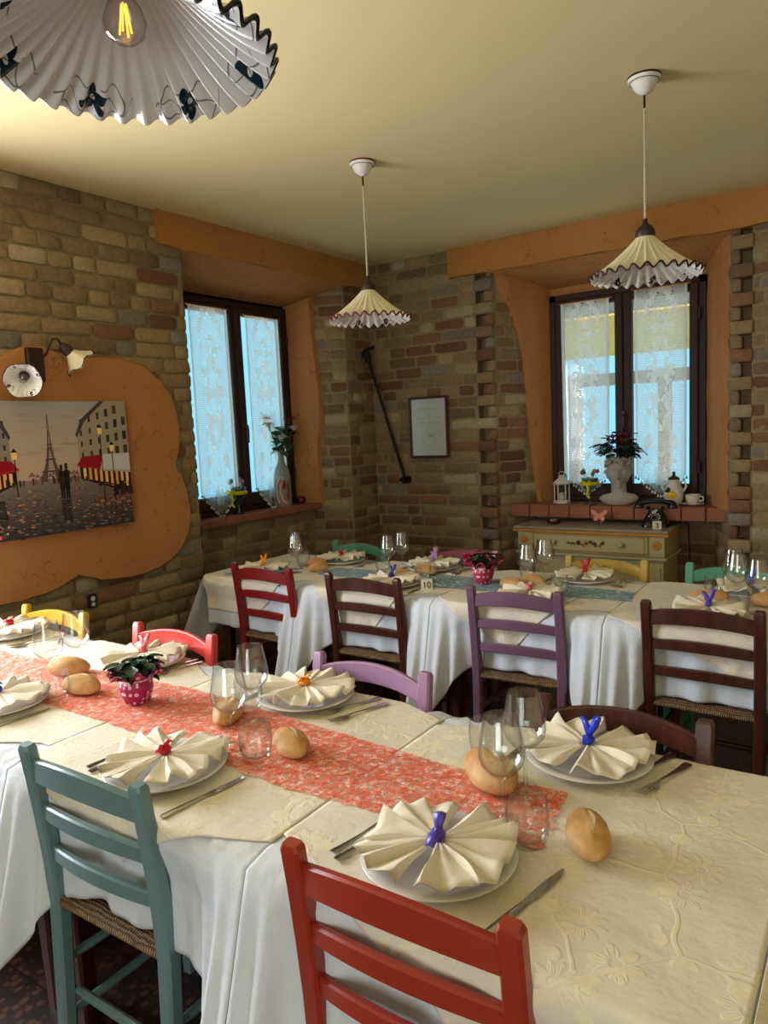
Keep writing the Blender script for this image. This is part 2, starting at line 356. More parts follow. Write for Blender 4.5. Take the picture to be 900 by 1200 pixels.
    def build(s, name, mat, parent=None, smooth=True, angle=40, colors=False, fix=True):
        me = bpy.data.meshes.new(name); me.from_pydata(s.v, [], s.f); me.materials.append(mat)
        if colors:
            at = me.color_attributes.new('Col', 'FLOAT_COLOR', 'CORNER'); i = 0
            for pl, c in zip(me.polygons, s.c):
                for _ in range(pl.loop_total): at.data[i].color = (*c, 1); i += 1
        if smooth:
            me.polygons.foreach_set('use_smooth', [True] * len(me.polygons))
            me.update()
            if angle < 180:
                try: me.set_sharp_from_angle(angle=math.radians(angle))
                except Exception: pass
        o = bpy.data.objects.new(name, me); COL.objects.link(o)
        if parent is not None: o.parent = parent
        return o
def thing(name, label, cat, loc=(0, 0, 0), rz=0, group=None):
    o = bpy.data.objects.new(name, None); COL.objects.link(o); o.location = loc; o.rotation_euler = (0, 0, rz); o.empty_display_size = 0.05
    return tag(o, label, cat, group)
def tag(o, label, cat, group=None, kind=None):
    o['label'] = label; o['category'] = cat
    if group: o['group'] = group
    if kind: o['kind'] = kind
    return o
def struct(o, label=None):
    o['kind'] = 'structure'
    if label: o['label'] = label
    return o
def dup(root, label, loc=None, rz=None, group=None, mats=None, scale=None):
    r = root.copy(); COL.objects.link(r); r['label'] = label
    if loc is not None: r.location = loc
    if rz is not None: r.rotation_euler = (0, 0, rz)
    if group: r['group'] = group
    if scale: r.scale = scale
    def rec(o, p):
        for ch in list(o.children):
            c = ch.copy(); COL.objects.link(c); c.parent = p; rec(ch, c)
            if mats and ch.name.split('.')[0] in mats:
                c.data = ch.data.copy(); c.data.materials[0] = mats[ch.name.split('.')[0]]
    rec(root, r); return r

# ------------------------------------------------------------------ room shell
XW, YW, ZC = -3.45, 4.93, 2.82
XR, YB = 2.3, -2.7
def quad(m, a, b, c, d): m.F(m.V(a), m.V(b), m.V(c), m.V(d))
m = M(); m.box(((XW + XR) / 2 - .3, (YW + YB) / 2 + .1, -.05), (XR - XW + 1.4, YW - YB + 1.4, .1)); struct(m.build('floor', MAT['floor'], smooth=False))
m = M(); m.box(((XW + XR) / 2, (YW + YB) / 2, ZC + .05), (XR - XW + .9, YW - YB + .9, .1)); struct(m.build('ceiling', MAT['ceiling'], smooth=False))
PAL = [((156, 132, 98), 6), ((146, 122, 92), 5), ((168, 146, 112), 3), ((134, 110, 84), 3), ((142, 104, 78), 3), ((126, 90, 68), 2), ((138, 128, 112), 2), ((178, 160, 130), 1.5)]
def pick(bias=1.0):
    wts = [wt * (bias ** 1.5 if i in (4, 5) else 1) for i, (c, wt) in enumerate(PAL)]
    c = s2l(R.choices([c for c, _ in PAL], wts)[0]); k = R.uniform(0.95, 1.25); return tuple(x * k for x in c)
MORT = s2l((162, 142, 108))
CH_H = 0.083
def bricks(m, O, U, N, W, z0, z1, bias=1.0, thick=0.014, inside=None, mort=True, seed=0, skiprow=None, lo=0.13, off=0.0):
    """irregular brick facing on the vertical plane at O, along unit U, outward N"""
    rr = random.Random(seed); O = Vector(O); U = Vector(U); N = Vector(N)
    P = lambda u, z, d: O + U * u + N * d + Vector((0, 0, z - O.z))
    if mort:
        m.cur = MORT; nu = max(1, int(W / .12)); nz = max(1, int((z1 - z0) / .12))
        m.grid(nu, nz, lambda a, b: P(a * W, z0 + (z1 - z0) * b, 0.004 * noise.noise(P(a * W * 9, b * 20, 0))))
    row = int(z0 / CH_H)
    while row * CH_H < z1 - 0.02:
        zb = max(z0, row * CH_H + 0.006); zt = min(z1, (row + 1) * CH_H - 0.006); u = -rr.uniform(0, 0.2); hdr = (row % 3 == 0)
        while u < W:
            L = rr.choice((.13, .14, .2)) if (hdr and rr.random() < .7) or rr.random() < .25 else rr.uniform(.24, .30)
            a, b = max(u, 0) + .006, min(u + L, W) - .006; u += L
            if b - a < .03 or zt - zb < .02: continue
            if inside and not inside((a + b) / 2, (zb + zt) / 2): continue
            m.cur = pick(bias); t = thick * rr.uniform(.15, .55); n1 = 6 if b - a > .18 else 4; j = [rr.uniform(-.004, .004) for _ in range(4)]; ph = rr.uniform(0, 50); cr = rr.uniform(.10, .22)
            def fn(x, y):
                ex = min(x, 1 - x) * (b - a); ey = min(y, 1 - y) * (zt - zb); e = min(1, ex / .012 + .0) * min(1, ey / .008)
                uu = a + (b - a) * x + (j[0] if x == 0 else j[1] if x == 1 else 0); zz = zb + (zt - zb) * y + (j[2] if y == 0 else 0) * (1 - 2 * abs(x - .5))
                # round the corners of the brick
                if (x in (0, 1)) and (y in (0, 1)): uu += (.008 if x == 0 else -.008); zz += (.007 if y == 0 else -.007)
                return P(uu, zz, -.001 + (t + .001) * e + .007 * e * noise.noise(Vector((uu * 14 + ph, zz * 22, 1))))
            m2 = [0, .06, .25, .5, .75, .94, 1] if n1 == 6 else [0, .1, .5, .9, 1]; my = [0, .16, .5, .84, 1]; st = len(m.v)
            for x in m2:
                for y in my: m.V(fn(x, y))
            for i in range(len(m2) - 1):
                for k in range(4): q = st + i * 5 + k; m.F(q, q + 5, q + 6, q + 1)
        row += 1
def wallfin(m, name): return struct(m.build(name, MAT['brick'], smooth=True, angle=70, colors=True))
def solid(m, c, d): m.cur = MORT; m.box(c, d)
# left wall: opening of the side window (beside the camera), main face, lintel strip, far pier
m = M()
W0, W1 = 0.05, 1.45
solid(m, (XW - .3, (YB + W0) / 2, ZC / 2), (.58, W0 - YB, ZC)); solid(m, (XW - .3, (W0 + W1) / 2, .45), (.58, W1 - W0, .9)); solid(m, (XW - .3, (W0 + W1) / 2, 2.6), (.58, W1 - W0, .44))
solid(m, (XW - .3, (W1 + 3.03) / 2, ZC / 2), (.58, 3.03 - W1, ZC))
U, N = (0, 1, 0), (1, 0, 0)
bricks(m, (XW, YB, 0), U, N, 3.03 - YB, 0, ZC, seed=1, bias=.45, inside=lambda u, z: not (W0 - .05 < YB + u < W1 + .05 and .85 < z < 2.42), mort=False)
bricks(m, (XW - .0, 3.03, 0), (-.9, .44, 0), (.44, .9, 0), .4, 0, 2.6, seed=3, mort=False)
# far pier of the left wall and the brick part of the splayed reveal
solid(m, (XW - .3, 4.80, ZC / 2), (.6, .40, ZC)); 
bricks(m, (XW, 4.59, 0), U, N, .36, 0, ZC, seed=4, bias=1.6)
rv = Vector((-.45, -.17, 0)); rl = rv.length; rvn = rv.normalized()
bricks(m, (XW, 4.59, 0), rvn, (-rvn.y, rvn.x, 0), rl, 0, 2.66, seed=5, bias=1.2)
# wall below the left sill, lintel above the window
solid(m, (-3.93, 3.81, .45), (.34, 1.7, .9)); bricks(m, (-3.75, 3.0, 0), U, N, 1.62, 0, .93, seed=6, bias=.8)
solid(m, (-3.95, 3.81, 2.66), (.12, 1.7, .35)); solid(m, (-3.7, 3.81, 2.76), (.46, 1.6, .12))
wallfin(m, 'wall_left')
# back wall
m = M(); U, N = (1, 0, 0), (0, -1, 0)
XE, XD = -2.36, -.79
solid(m, ((XW - .4 + XE - .14) / 2, YW + .3, ZC / 2), (XE - .14 - XW + .4, .58, ZC)); solid(m, (XE - .07, YW + .34, ZC / 2), (.14, .5, ZC))
solid(m, ((XD + .12 + XR) / 2, YW + .3, ZC / 2), (XR - XD - .12, .58, ZC)); solid(m, (XD + .06, YW + .34, ZC / 2), (.12, .5, ZC))
bricks(m, (XW, YW, 0), U, N, XE - .14 - XW, 0, ZC, seed=11, bias=1.1); bricks(m, (XD + .12, YW, 0), U, N, XR - XD - .12, 0, ZC, seed=12, bias=1.3)
solid(m, (XE - .022, YW + .065, 1.31), (.04, .09, 2.62)); solid(m, (XD + .022, YW + .065, 1.31), (.04, .09, 2.62))
row = 0
while row * CH_H < 2.62:   # toothed corners with every other header missing
    z = row * CH_H
    for side, (xa_, xb_) in ((0, (XE - .145, XE)), (1, (XD, XD + .125))):
        m.cur = pick(1.6)
        if row % 2 == 0 or R.random() < .12: m.box(((xa_ + xb_) / 2, YW + .045, z + CH_H / 2), (xb_ - xa_ + R.uniform(-.006, .006), .13 + R.uniform(-.01, .012), CH_H - .006), bev=.006)
        else:
            q = .055 + R.uniform(-.008, .012); xc = xb_ - q / 2 if side == 0 else xa_ + q / 2
            m.box((xc, YW + .05, z + CH_H / 2), (q, .12, CH_H - .008), bev=.007)
    row += 1
rv = Vector((.26, .42, 0)); rl = rv.length; rvn = rv.normalized()
bricks(m, (XE, YW + .03, 0), rvn, (rvn.y, -rvn.x, 0), rl, 0, 2.66, seed=13, bias=1.5, thick=.02)
rv = Vector((-.195, .42, 0)); rl2 = rv.length; rvn2 = rv.normalized()
bricks(m, (XD, YW + .03, 0), rvn2, (-rvn2.y, rvn2.x, 0), rl2, 0, 2.66, seed=14, bias=1.5)
solid(m, (-1.56, 5.36, .41), (1.6, .24, .82)); bricks(m, (XE, 5.24, 0), U, N, XD - XE, 0, .83, seed=15)
solid(m, (-1.56, 5.42, 2.66), (1.6, .12, .42)); solid(m, (-1.56, 5.15, 2.76), (1.56, .44, .12))
wallfin(m, 'wall_back')
m = M(); m.cur = s2l((190, 160, 110)); m.box((XR + .1, (YW + YB) / 2, ZC / 2), (.2, YW - YB + .6, ZC)); struct(m.build('wall_right', MAT['ceiling'], smooth=False))
m = M()
for c, d in ((((XW - .85) / 2, YB - .1, ZC / 2), (-.85 - XW, .2, ZC)), (((XR + 1.25) / 2, YB - .1, ZC / 2), (XR - 1.25, .2, ZC)), ((.2, YB - .1, 2.64), (2.1, .2, .36))): m.box(c, d)
struct(m.build('wall_front', MAT['ceiling'], smooth=False))
# plastered beams
def lump(m, c, d, nz=(0.010, 7), seg=.05):
    """a box with gently uneven faces"""
    x0, x1, y0, y1, z0, z1 = c[0] - d[0] / 2, c[0] + d[0] / 2, c[1] - d[1] / 2, c[1] + d[1] / 2, c[2] - d[2] / 2, c[2] + d[2] / 2
    def w(p): p = Vector(p); q = Vector((noise.noise(p * nz[1]), noise.noise(p * nz[1] + Vector((9, 0, 0))), noise.noise(p * nz[1] + Vector((0, 9, 0))))); return p + q * nz[0]
    k = lambda L: max(1, int(L / seg))
    m.grid(k(d[0]), k(d[1]), lambda a, b: w((x0 + a * d[0], y0 + b * d[1], z1))); m.grid(k(d[0]), k(d[1]), lambda a, b: w((x1 - a * d[0], y0 + b * d[1], z0)))
    m.grid(k(d[0]), k(d[2]), lambda a, b: w((x0 + a * d[0], y0, z0 + b * d[2]))); m.grid(k(d[0]), k(d[2]), lambda a, b: w((x1 - a * d[0], y1, z0 + b * d[2])))
    m.grid(k(d[1]), k(d[2]), lambda a, b: w((x0, y1 - a * d[1], z0 + b * d[2]))); m.grid(k(d[1]), k(d[2]), lambda a, b: w((x1, y0 + a * d[1], z0 + b * d[2])))
m = M(); lump(m, (XW - .10, (2.85 + 4.93) / 2, 2.725), (.27, 2.08, .19)); struct(m.build('trim_1', MAT['beam']), 'ochre plastered beam over the left window')
m = M(); lump(m, ((-2.70 + XR) / 2, YW + .08, 2.715), (XR + 2.70, .24, .21)); struct(m.build('trim_2', MAT['beam']), 'ochre plastered beam over the far window')
# soffits (sloping down to the window heads) and plastered reveals
def skin(m, P0, PU, PV, f, t=0.012, nu=10, nv=30):
    """plaster skin on a plane: P0 + u*PU + v*PV, for u from f(v) to 1, thickness towards the room"""
    n = Vector(PU).cross(Vector(PV)).normalized()
    if n.dot(Vector((-1.2, 1.5, 1.5)) - Vector(P0)) < 0: n = -n
    P0, PU, PV = Vector(P0), Vector(PU), Vector(PV)
    def g(a, b):
        u = f(b) + (1 - f(b)) * a; p = P0 + PU * u + PV * b
        return p + n * (t + .018 + .006 * noise.noise(p * 7)) if a > 0 else p + n * .001
    m.grid(nu, nv, g)
m = M(); m.grid(10, 16, lambda a, b: Vector((XW + .03 - .48 * a, 2.98 + 1.66 * b, 2.63 - .13 * a + .008 * noise.noise(Vector((a * 4, b * 9, 0))))))
skin(m, (XW, 4.59, .97), (-.45, -.17, 0), (0, 0, 1.62), lambda v: .46 + .04 * math.sin(v * 9) + .03 * noise.noise(Vector((v * 12, 0, 0))))
skin(m, (XW, 3.03, .97), (-.45, .20, 0), (0, 0, 1.62), lambda v: .05)
m.box((-3.93, 3.84, 2.53), (.08, 1.5, .09)); m.box((-3.93, 3.225, 1.75), (.08, .09, 1.6)); m.box((-3.93, 4.44, 1.75), (.08, .09, 1.6))
struct(m.build('trim_3', MAT['plaster']), 'ochre plaster lining the left window recess')
m = M(); m.grid(16, 10, lambda a, b: Vector((XE - .02 + 1.62 * a, YW - .01 + .46 * b, 2.61 - .12 * b + .008 * noise.noise(Vector((a * 9, b * 4, 0))))))
def lf(v):
    pts = [(0, .66), (.1, .62), (.25, .55), (.45, .50), (.6, .46), (.72, .40), (.85, .24), (.93, .06), (1, .0)]
    for (a, x), (b, y) in zip(pts, pts[1:]):
        if v <= b: return x + (y - x) * (v - a) / (b - a) + .02 * noise.noise(Vector((v * 20, 3, 0)))
    return 0
skin(m, (XE, YW + .03, .92), (.27, .42, 0), (0, 0, 1.69), lf, nv=44)
skin(m, (XD, YW + .03, .92), (-.195, .42, 0), (0, 0, 1.69), lambda v: .05 + .04 * noise.noise(Vector((v * 10, 7, 0))), nv=44)
m.box((-1.54, 5.38, 2.50), (1.3, .08, .12)); m.box((-2.13, 5.38, 1.7), (.1, .08, 1.7)); m.box((-.95, 5.38, 1.7), (.1, .08, 1.7))
struct(m.build('trim_4', MAT['plaster']), 'ochre plaster lining the far window recess')
# scalloped plaster patch on the left wall (kept as a thick relief)
pat = [(1.886, 1.95), (1.951, 1.986), (2.017, 2.01), (2.09, 2.01), (2.148, 1.99), (2.19, 1.945), (2.23, 1.945), (2.386, 1.973), (2.517, 1.98), (2.68, 1.946), (2.79, 1.865), (2.86, 1.77), (2.889, 1.68), (2.90, 1.56), (2.882, 1.46), (2.845, 1.377),
       (2.89, 1.31), (2.925, 1.2), (2.935, 1.08), (2.91, .97), (2.847, .883), (2.77, .83), (2.682, .795), (2.58, .78), (2.477, .78), (2.38, .785), (2.291, .797), (2.215, .825), (2.16, .85), (2.12, .832), (2.067, .808), (1.982, .79), (1.848, .78), (1.764, .78),
       (1.6, .78), (1.5, .80), (1.42, .86), (1.36, .98), (1.36, 1.1), (1.40, 1.22), (1.44, 1.30), (1.40, 1.4), (1.37, 1.55), (1.39, 1.7), (1.46, 1.84), (1.58, 1.94), (1.70, 1.965), (1.80, 1.93)]
def relief(poly, x0, h, name, mat):
    m = M(); cx = sum(p[0] for p in poly) / len(poly); cy = sum(p[1] for p in poly) / len(poly); fine = []
    for (a, b), (c, d) in zip(poly, poly[1:] + poly[:1]):
        for k in range(3): t = k / 3; y, z = a + (c - a) * t, b + (d - b) * t; q = .006 * noise.noise(Vector((y * 25, z * 25, 0))); fine.append((y + q, z + q))
    rings = []
    for sc, hh in ((1, -.02), (1, h * .55), (.985, h), (.8, h), (.55, h), (.28, h)):
        rings.append([m.V((x0 + hh + (.005 * noise.noise(Vector((y * sc * 6, z * sc * 6, 4))) if hh > 0 else 0), cx + (y - cx) * sc, cy + (z - cy) * sc)) for y, z in fine])
    n = len(fine)
    for A, B in zip(rings, rings[1:]):
        for k in range(n): m.F(A[k], A[(k + 1) % n], B[(k + 1) % n], B[k])
    c = m.V((x0 + h, cx, cy))
    for k in range(n): m.F(rings[-1][k], rings[-1][(k + 1) % n], c)
    return m.build(name, mat)
struct(relief(pat, XW, .034, 'trim_5', MAT['plaster']), 'scalloped ochre plaster patch left of the left window')
# window sills with a row of bricks on the front edge
def sill(name, label, along, c0, L, fx, bx, ztop):
    root = bpy.data.objects.new(name, None); COL.objects.link(root); struct(root, label); m = M(); n = int(L / .14); m.cur = (1, 1, 1)
    for i in range(n):
        u = c0 + (i + .5) * L / n; t = .052 + R.uniform(-.003, .003); d = .12; f = fx
        if along == 'y': m.box((f - d / 2 + R.uniform(-.002, .004), u, ztop - t / 2), (d, L / n - .006, t), bev=.005)
        else: m.box((u, f + d / 2 + R.uniform(-.004, .002), ztop - .045), (L / n - .006, d, .09), bev=.006)
    m.build('sill_bricks', MAT['terracotta'], root, smooth=False)
    m = M()
    if along == 'y': m.box(((fx - .11 + bx) / 2, c0 + L / 2, ztop - .03), (fx - .11 - bx, L, .055))
    else: m.box((c0 + L / 2, (fx + .11 + bx) / 2, ztop - .045), (L, bx - fx - .11, .085))
    m.build('sill_slab', MAT['terracotta'], root, smooth=False); return root
sill('trim_6', 'terracotta sill under the left window', 'y', 3.03, 1.6, -3.69, -3.98, .975)
sill('trim_7', 'terracotta sill under the far window', 'x', -2.31, 1.52, 5.03, 5.44, .925)
# windows
def window(name, label, T, W, z0, z1, handle_side=0):
    root = bpy.data.objects.new(name, None); COL.objects.link(root); root.matrix_world = T; struct(root, label)
    fr = .052; H = z1 - z0; m = M()
    for c, d in (((-W / 2 + fr / 2, 0, z0 + H / 2), (fr, .07, H)), ((W / 2 - fr / 2, 0, z0 + H / 2), (fr, .07, H)), ((0, 0, z1 - fr / 2), (W, .07, fr)), ((0, 0, z0 + fr / 2), (W, .07, fr))): m.box(c, d, bev=.006)
    m.build('frame', MAT['frame'], root, smooth=False)
    sw = W / 2 - fr + .004; st = .058
    for sgn in (-1, 1):
        cx = sgn * (sw / 2 + .001); m = M(); y = -.025
        for c, d in (((cx - sw / 2 + st / 2, y, z0 + H / 2), (st, .06, H - 2 * fr + .02)), ((cx + sw / 2 - st / 2, y, z0 + H / 2), (st, .06, H - 2 * fr + .02)), ((cx, y, z1 - fr - st / 2 + .01), (sw - 2 * st + .01, .058, st)), ((cx, y, z0 + fr + .035), (sw - 2 * st + .01, .058, .09))): m.box(c, d, bev=.008)
        s = m.build('sash', MAT['frame'], root, smooth=False)
        m = M(); m.box((cx, y, z0 + H / 2), (sw - 2 * st + .01, .006, H - 2 * fr - .08)); m.build('pane', MAT['pane'], s, smooth=False)
        m = M()
        for zz in (z0 + .25, z1 - .25): m.tube([(cx + sgn * (sw / 2 + .006), -.06, zz - .04), (cx + sgn * (sw / 2 + .006), -.06, zz + .04)], .009, 8)
        m.build('hinge', MAT['bronze'], s)
    m = M(); m.box((0, -.064, z0 + .60), (.028, .012, .11), bev=.004); m.tube([(0, -.07, z0 + .62), (0, -.105, z0 + .62), (0, -.108, z0 + .58), (0, -.105, z0 + .50)], [.009, .010, .010, .009], 8)
    m.build('handle', MAT['bronze'], root); return root
TL = Matrix.Translation(Vector((-3.90, 3.83, 0))) @ Matrix.Rotation(pi / 2, 4, 'Z')
TR_ = Matrix.Translation(Vector((-1.54, 5.35, 0)))
window('window_1', 'dark wooden two-sash window in the left wall recess', TL, 1.14, .975, 2.485)
window('window_2', 'dark wooden two-sash window in the far wall recess', TR_, 1.09, .925, 2.445)
def curtain(label, T, cx, zt, zb, W, peak):
    root = thing('lace_curtain', label, 'curtain', (0, 0, 0), 0, 'lace curtains'); root.matrix_world = T @ Matrix.Translation(Vector((cx, -.085, 0)))
    hem = lambda u: zb + (peak) * abs(2 * u - 1) ** 1.15
    m = M(); m.grid(36, 60, lambda u, v: Vector(((u - .5) * W * (1 - .02 * v), .006 * math.sin(u * 22 + v * 1.5) * (.4 + v), zt + (hem(u) - zt) * v)))
    m.build('lace_panel', MAT['lace'], root)
    m = M()
    n = 9
    for k in range(2 * n + 1):
        u = k / (2 * n); x = (u - .5) * W * .98; z = hem(u) - .012 + (0 if k % 2 else -.008)
        m.tube([(x, 0, z + .014), (x, -.002, z)], .0025, 5); m.blob((x, -.003, z - .006), .0095, 8, 6)
    m.build('pompom_trim', MAT['white'], root)
    m = M(); m.tube([(-W / 2 - .018, .002, zt + .004), (W / 2 + .018, .002, zt + .004)], .0055, 8); m.build('curtain_rod', MAT['brass'], root); return root
curtain('white lace curtain, left panel of the left window', TL, -.285, 2.405, .985, .345, .17)
curtain('white lace curtain on the right sash of the left window, behind the flower vase', TL, .238, 2.385, .99, .345, .17)
curtain('white lace curtain on the left sash of the far window, above the lantern', TR_, -.262, 2.37, 1.0, .352, .14)
curtain('white lace curtain on the right sash of the far window, above the telephone', TR_, .262, 2.395, .99, .345, .14)
# what stands outside
r = thing('pergola', 'grey timber pergola with yellow awning seen through the far window', 'pergola', (-2.2, 7.6, 0))
m = M(); m.box((0, 0, 2.36), (4.2, .05, .40)); m.box((0, .8, 2.62), (4.2, 1.7, .04)); m.build('awning', simple('yellow_awning', (240, 206, 110), .8), r, smooth=False)
m = M(); m.box((0, -.1, 1.92), (4.2, .1, .12)); m.box((0, -.05, 2.72), (4.2, .2, .26)); m.build('crossbeam', simple('grey_timber', (120, 118, 112), .8), r, smooth=False)
for x in (-.48, .42, 1.5): m = M(); m.box((x, -.1, .95), (.11, .11, 1.9)); m.build('post', simple('grey_timber_post', (130, 126, 120), .8), r, smooth=False)
m = M(); m.box((-6, 8.4, -.25), (26, 5.4, .1)); m.box((-8.5, 0, -.25), (8.8, 11.2, .1)); tag(m.build('terrace_paving', simple('pale_paving', (205, 200, 190), .9)), 'pale paved terrace outside the windows', 'paving', kind='structure')

# ------------------------------------------------------------------ tables and cloths
def skirt_prof(d, chairlike=True):
    """d = distance to the nearest seam: (drop, bulge)"""
    g = math.exp(-(d / .105) ** 2)
    return .285 + .26 * g, -.028 + .175 * math.exp(-(d / .10) ** 2) - .05 * math.exp(-(d / .018) ** 2)
def fold(u, s): return .010 * s * (math.sin(u * 31) + .6 * math.sin(u * 57 + 1.3))
def tcloth(name, label, cat, group, x0, x1, y0, y1, zt, mat, over, endL=False, endR=False, seed=0):
    m = M(); nu = 60; ns = 16; Lx = x1 - x0; ym = (y0 + y1) / 2; rng = random.Random(seed); a0, a1 = rng.uniform(-.02, .02), rng.uniform(-.02, .02)
    off = .004 if over else 0
    dz = lambda x, y: zt + off + .0012 * noise.noise(Vector((x * 9, y * 9, seed)))
    def pt(u, w_):
        sg = -1 if w_ < 0 else 1; v = abs(w_); ye = y0 if sg < 0 else y1
        x = x0 + Lx * u; dL = (x - x0) if not endL else 9; dR = (x1 - x) if not endR else 9; d = min(dL, dR)
        drop, bul = skirt_prof(d)
        hem = max(-.10, min(.205, -.10 + .75 * d + .06 * math.sin(u * 5 + seed))) if over else drop
        half = (y1 - y0) / 2; q = (half + hem) * v
        if q <= half: return Vector((x, ym + sg * q, dz(x, ym + sg * q)))
        dd = q - half; s = dd / max(drop, .01); rad = .012
        g = math.exp(-(d / .13) ** 2); pre = -.028 * min(1, max(0, dd - .05) / .08) * (1 - g)
        b = (bul + .028) * s ** 1.15 + pre + fold(x, s) + g * .030 * s * math.cos(d * 100) + off
        out = rad * (1 - math.exp(-dd / rad)) + b
        return Vector((x, ye + sg * out, dz(x, ye) - dd + rad * .3 * (1 - math.exp(-dd / rad))))
    half_rows = [i / 10 * .62 for i in range(10)] + [.62 + .38 * i / 22 for i in range(23)]
    rows = [-v for v in reversed(half_rows[1:])] + half_rows; nu = 90
    st = len(m.v); R_ = len(rows)
    for i in range(nu + 1):
        for v in rows: m.V(pt(i / nu, v))
    for i in range(nu):
        for j in range(R_ - 1): a = st + i * R_ + j; m.F(a, a + R_, a + R_ + 1, a + 1)
    for e, sx, xe in ((endL, -1, x0), (endR, 1, x1)):
        if not e: continue
        def fe(a, b):
            y = y0 + (y1 - y0) * a; d = min(y - y0, y1 - y); drop = (.285 + .2 * math.exp(-(d / .12) ** 2)) if not over else max(.0, min(.19, -.02 + .7 * d)); dd = drop * b; s = dd / .3
            return Vector((xe + sx * (.012 * (1 - math.exp(-dd / .012)) + s * (.03 + .09 * math.exp(-(d / .1) ** 2)) + .01 * s * math.sin(y * 26) + off), y + (s * .06 if y1 - y < .02 else -s * .06 if y - y0 < .02 else 0), dz(xe, y) - dd))
        m.grid(30, 14, fe)
    o = m.build(name, mat, smooth=True, angle=180); md = o.modifiers.new('thick', 'SOLIDIFY'); md.thickness = .0016; md.offset = 0
    return tag(o, label, cat, group)
def dining_table(label, x0, x1, y0, y1, group):
    r = thing('dining_table', label, 'table', ((x0 + x1) / 2, (y0 + y1) / 2, 0), 0, group); W, D = x1 - x0, y1 - y0
    m = M(); m.box((0, 0, .727), (W - .01, D - .03, .03), bev=.004); m.build('tabletop', CH['brown'], r, smooth=False)
    m = M()
    for sy in (-1, 1): m.box((0, sy * (D / 2 - .09), .67), (W - .16, .02, .09))
    for sx in (-1, 1): m.box((sx * (W / 2 - .08), 0, .67), (.02, D - .18, .09))
    m.build('apron', CH['brown'], r, smooth=False)
    for sx in (-1, 1):
        for sy in (-1, 1):
            m = M(); m.beamq([(sx * (W / 2 - .07), sy * (D / 2 - .09), .715), (sx * (W / 2 - .07), sy * (D / 2 - .09), .4), (sx * (W / 2 - .07), sy * (D / 2 - .09), 0)], [.06, .058, .04], [.06, .058, .04]); m.build('leg', CH['brown'], r, smooth=False)
FY0, FY1 = .893, 1.672; BY0, BY1 = 2.79, 3.53
FS = [-3.40, -2.59, -1.77, -.953, -.122]; BS = [-3.18, -2.48, -1.68, -.895, -.10]
fn = ['by the left wall', 'under the potted violet', 'in front of the teal chair', 'nearest the camera at the right end']
bn = ['at its left end below the window', 'left of the number ten card', 'under the pink potted plant', 'at its right end']
for k in range(4):
    dining_table('dark wooden table of the front row, ' + fn[k], FS[k], FS[k + 1], FY0, FY1, 'front row of dining tables')
    tcloth('white_undercloth', 'white undercloth with corner folds, front row, ' + fn[k], 'tablecloth', 'white undercloths', FS[k] + .001, FS[k + 1] - .001, FY0, FY1, .748, MAT['undercloth'], False, False, k == 3, k)
    tcloth('ivory_tablecloth', 'ivory damask top cloth on the front row, ' + fn[k], 'tablecloth', 'ivory top cloths', FS[k] + .0008, FS[k + 1] - .0008, FY0, FY1, .748, MAT['overcloth'], True, False, k == 3, k)
    dining_table('dark wooden table of the back row, ' + bn[k], BS[k], BS[k + 1], BY0, BY1, 'back row of dining tables')
    tcloth('white_undercloth', 'white undercloth with corner folds, back row, ' + bn[k], 'tablecloth', 'white undercloths', BS[k] + .001, BS[k + 1] - .001, BY0, BY1, .748, MAT['undercloth'], False, k == 0, k == 3, k + 5)
    tcloth('ivory_tablecloth', 'ivory damask top cloth on the back row, ' + bn[k], 'tablecloth', 'ivory top cloths', BS[k] + .0008, BS[k + 1] - .0008, BY0, BY1, .748, MAT['overcloth'], True, k == 0, k == 3, k + 5)
def runner(label, A, B, mat, z=.756):
    """A, B: polylines of the near and far edges"""
    def at(P, t):
        L = len(P) - 1; i = min(int(t * L), L - 1); f = t * L - i; return Vector(P[i]).lerp(Vector(P[i + 1]), f)
    m = M(); m.grid(150, 16, lambda u, v: (lambda p: Vector((p.x + (.02 * noise.noise(Vector((v * 9, 0, 0))) if u == 1 else 0), p.y + (.008 * noise.noise(Vector((u * 60, v, 0))) if v in (0, 1) else 0), z + .0022 * noise.noise(Vector((p.x * 26, p.y * 26, 2))))))(at(A, u).lerp(at(B, u), v)))
    return tag(m.build('table_runner', mat, smooth=True, angle=180), label, 'table runner')
runner('coral red web runner along the front tables', [(-3.38, 1.16), (-2.41, 1.165), (-1.62, 1.155), (-1.08, 1.12), (-.768, 1.14), (-.50, 1.175)], [(-3.38, 1.43), (-2.7, 1.40), (-1.73, 1.46), (-.976, 1.40), (-.80, 1.385), (-.53, 1.40)], MAT['run_red'])
runner('blue web runner along the back tables', [(-2.56, 3.03), (-2.2, 3.02), (-1.645, 3.0), (-1.2, 3.05), (-.87, 3.075)], [(-2.56, 3.22), (-2.2, 3.25), (-1.52, 3.28), (-1.2, 3.26), (-.90, 3.25)], MAT['run_blue'])

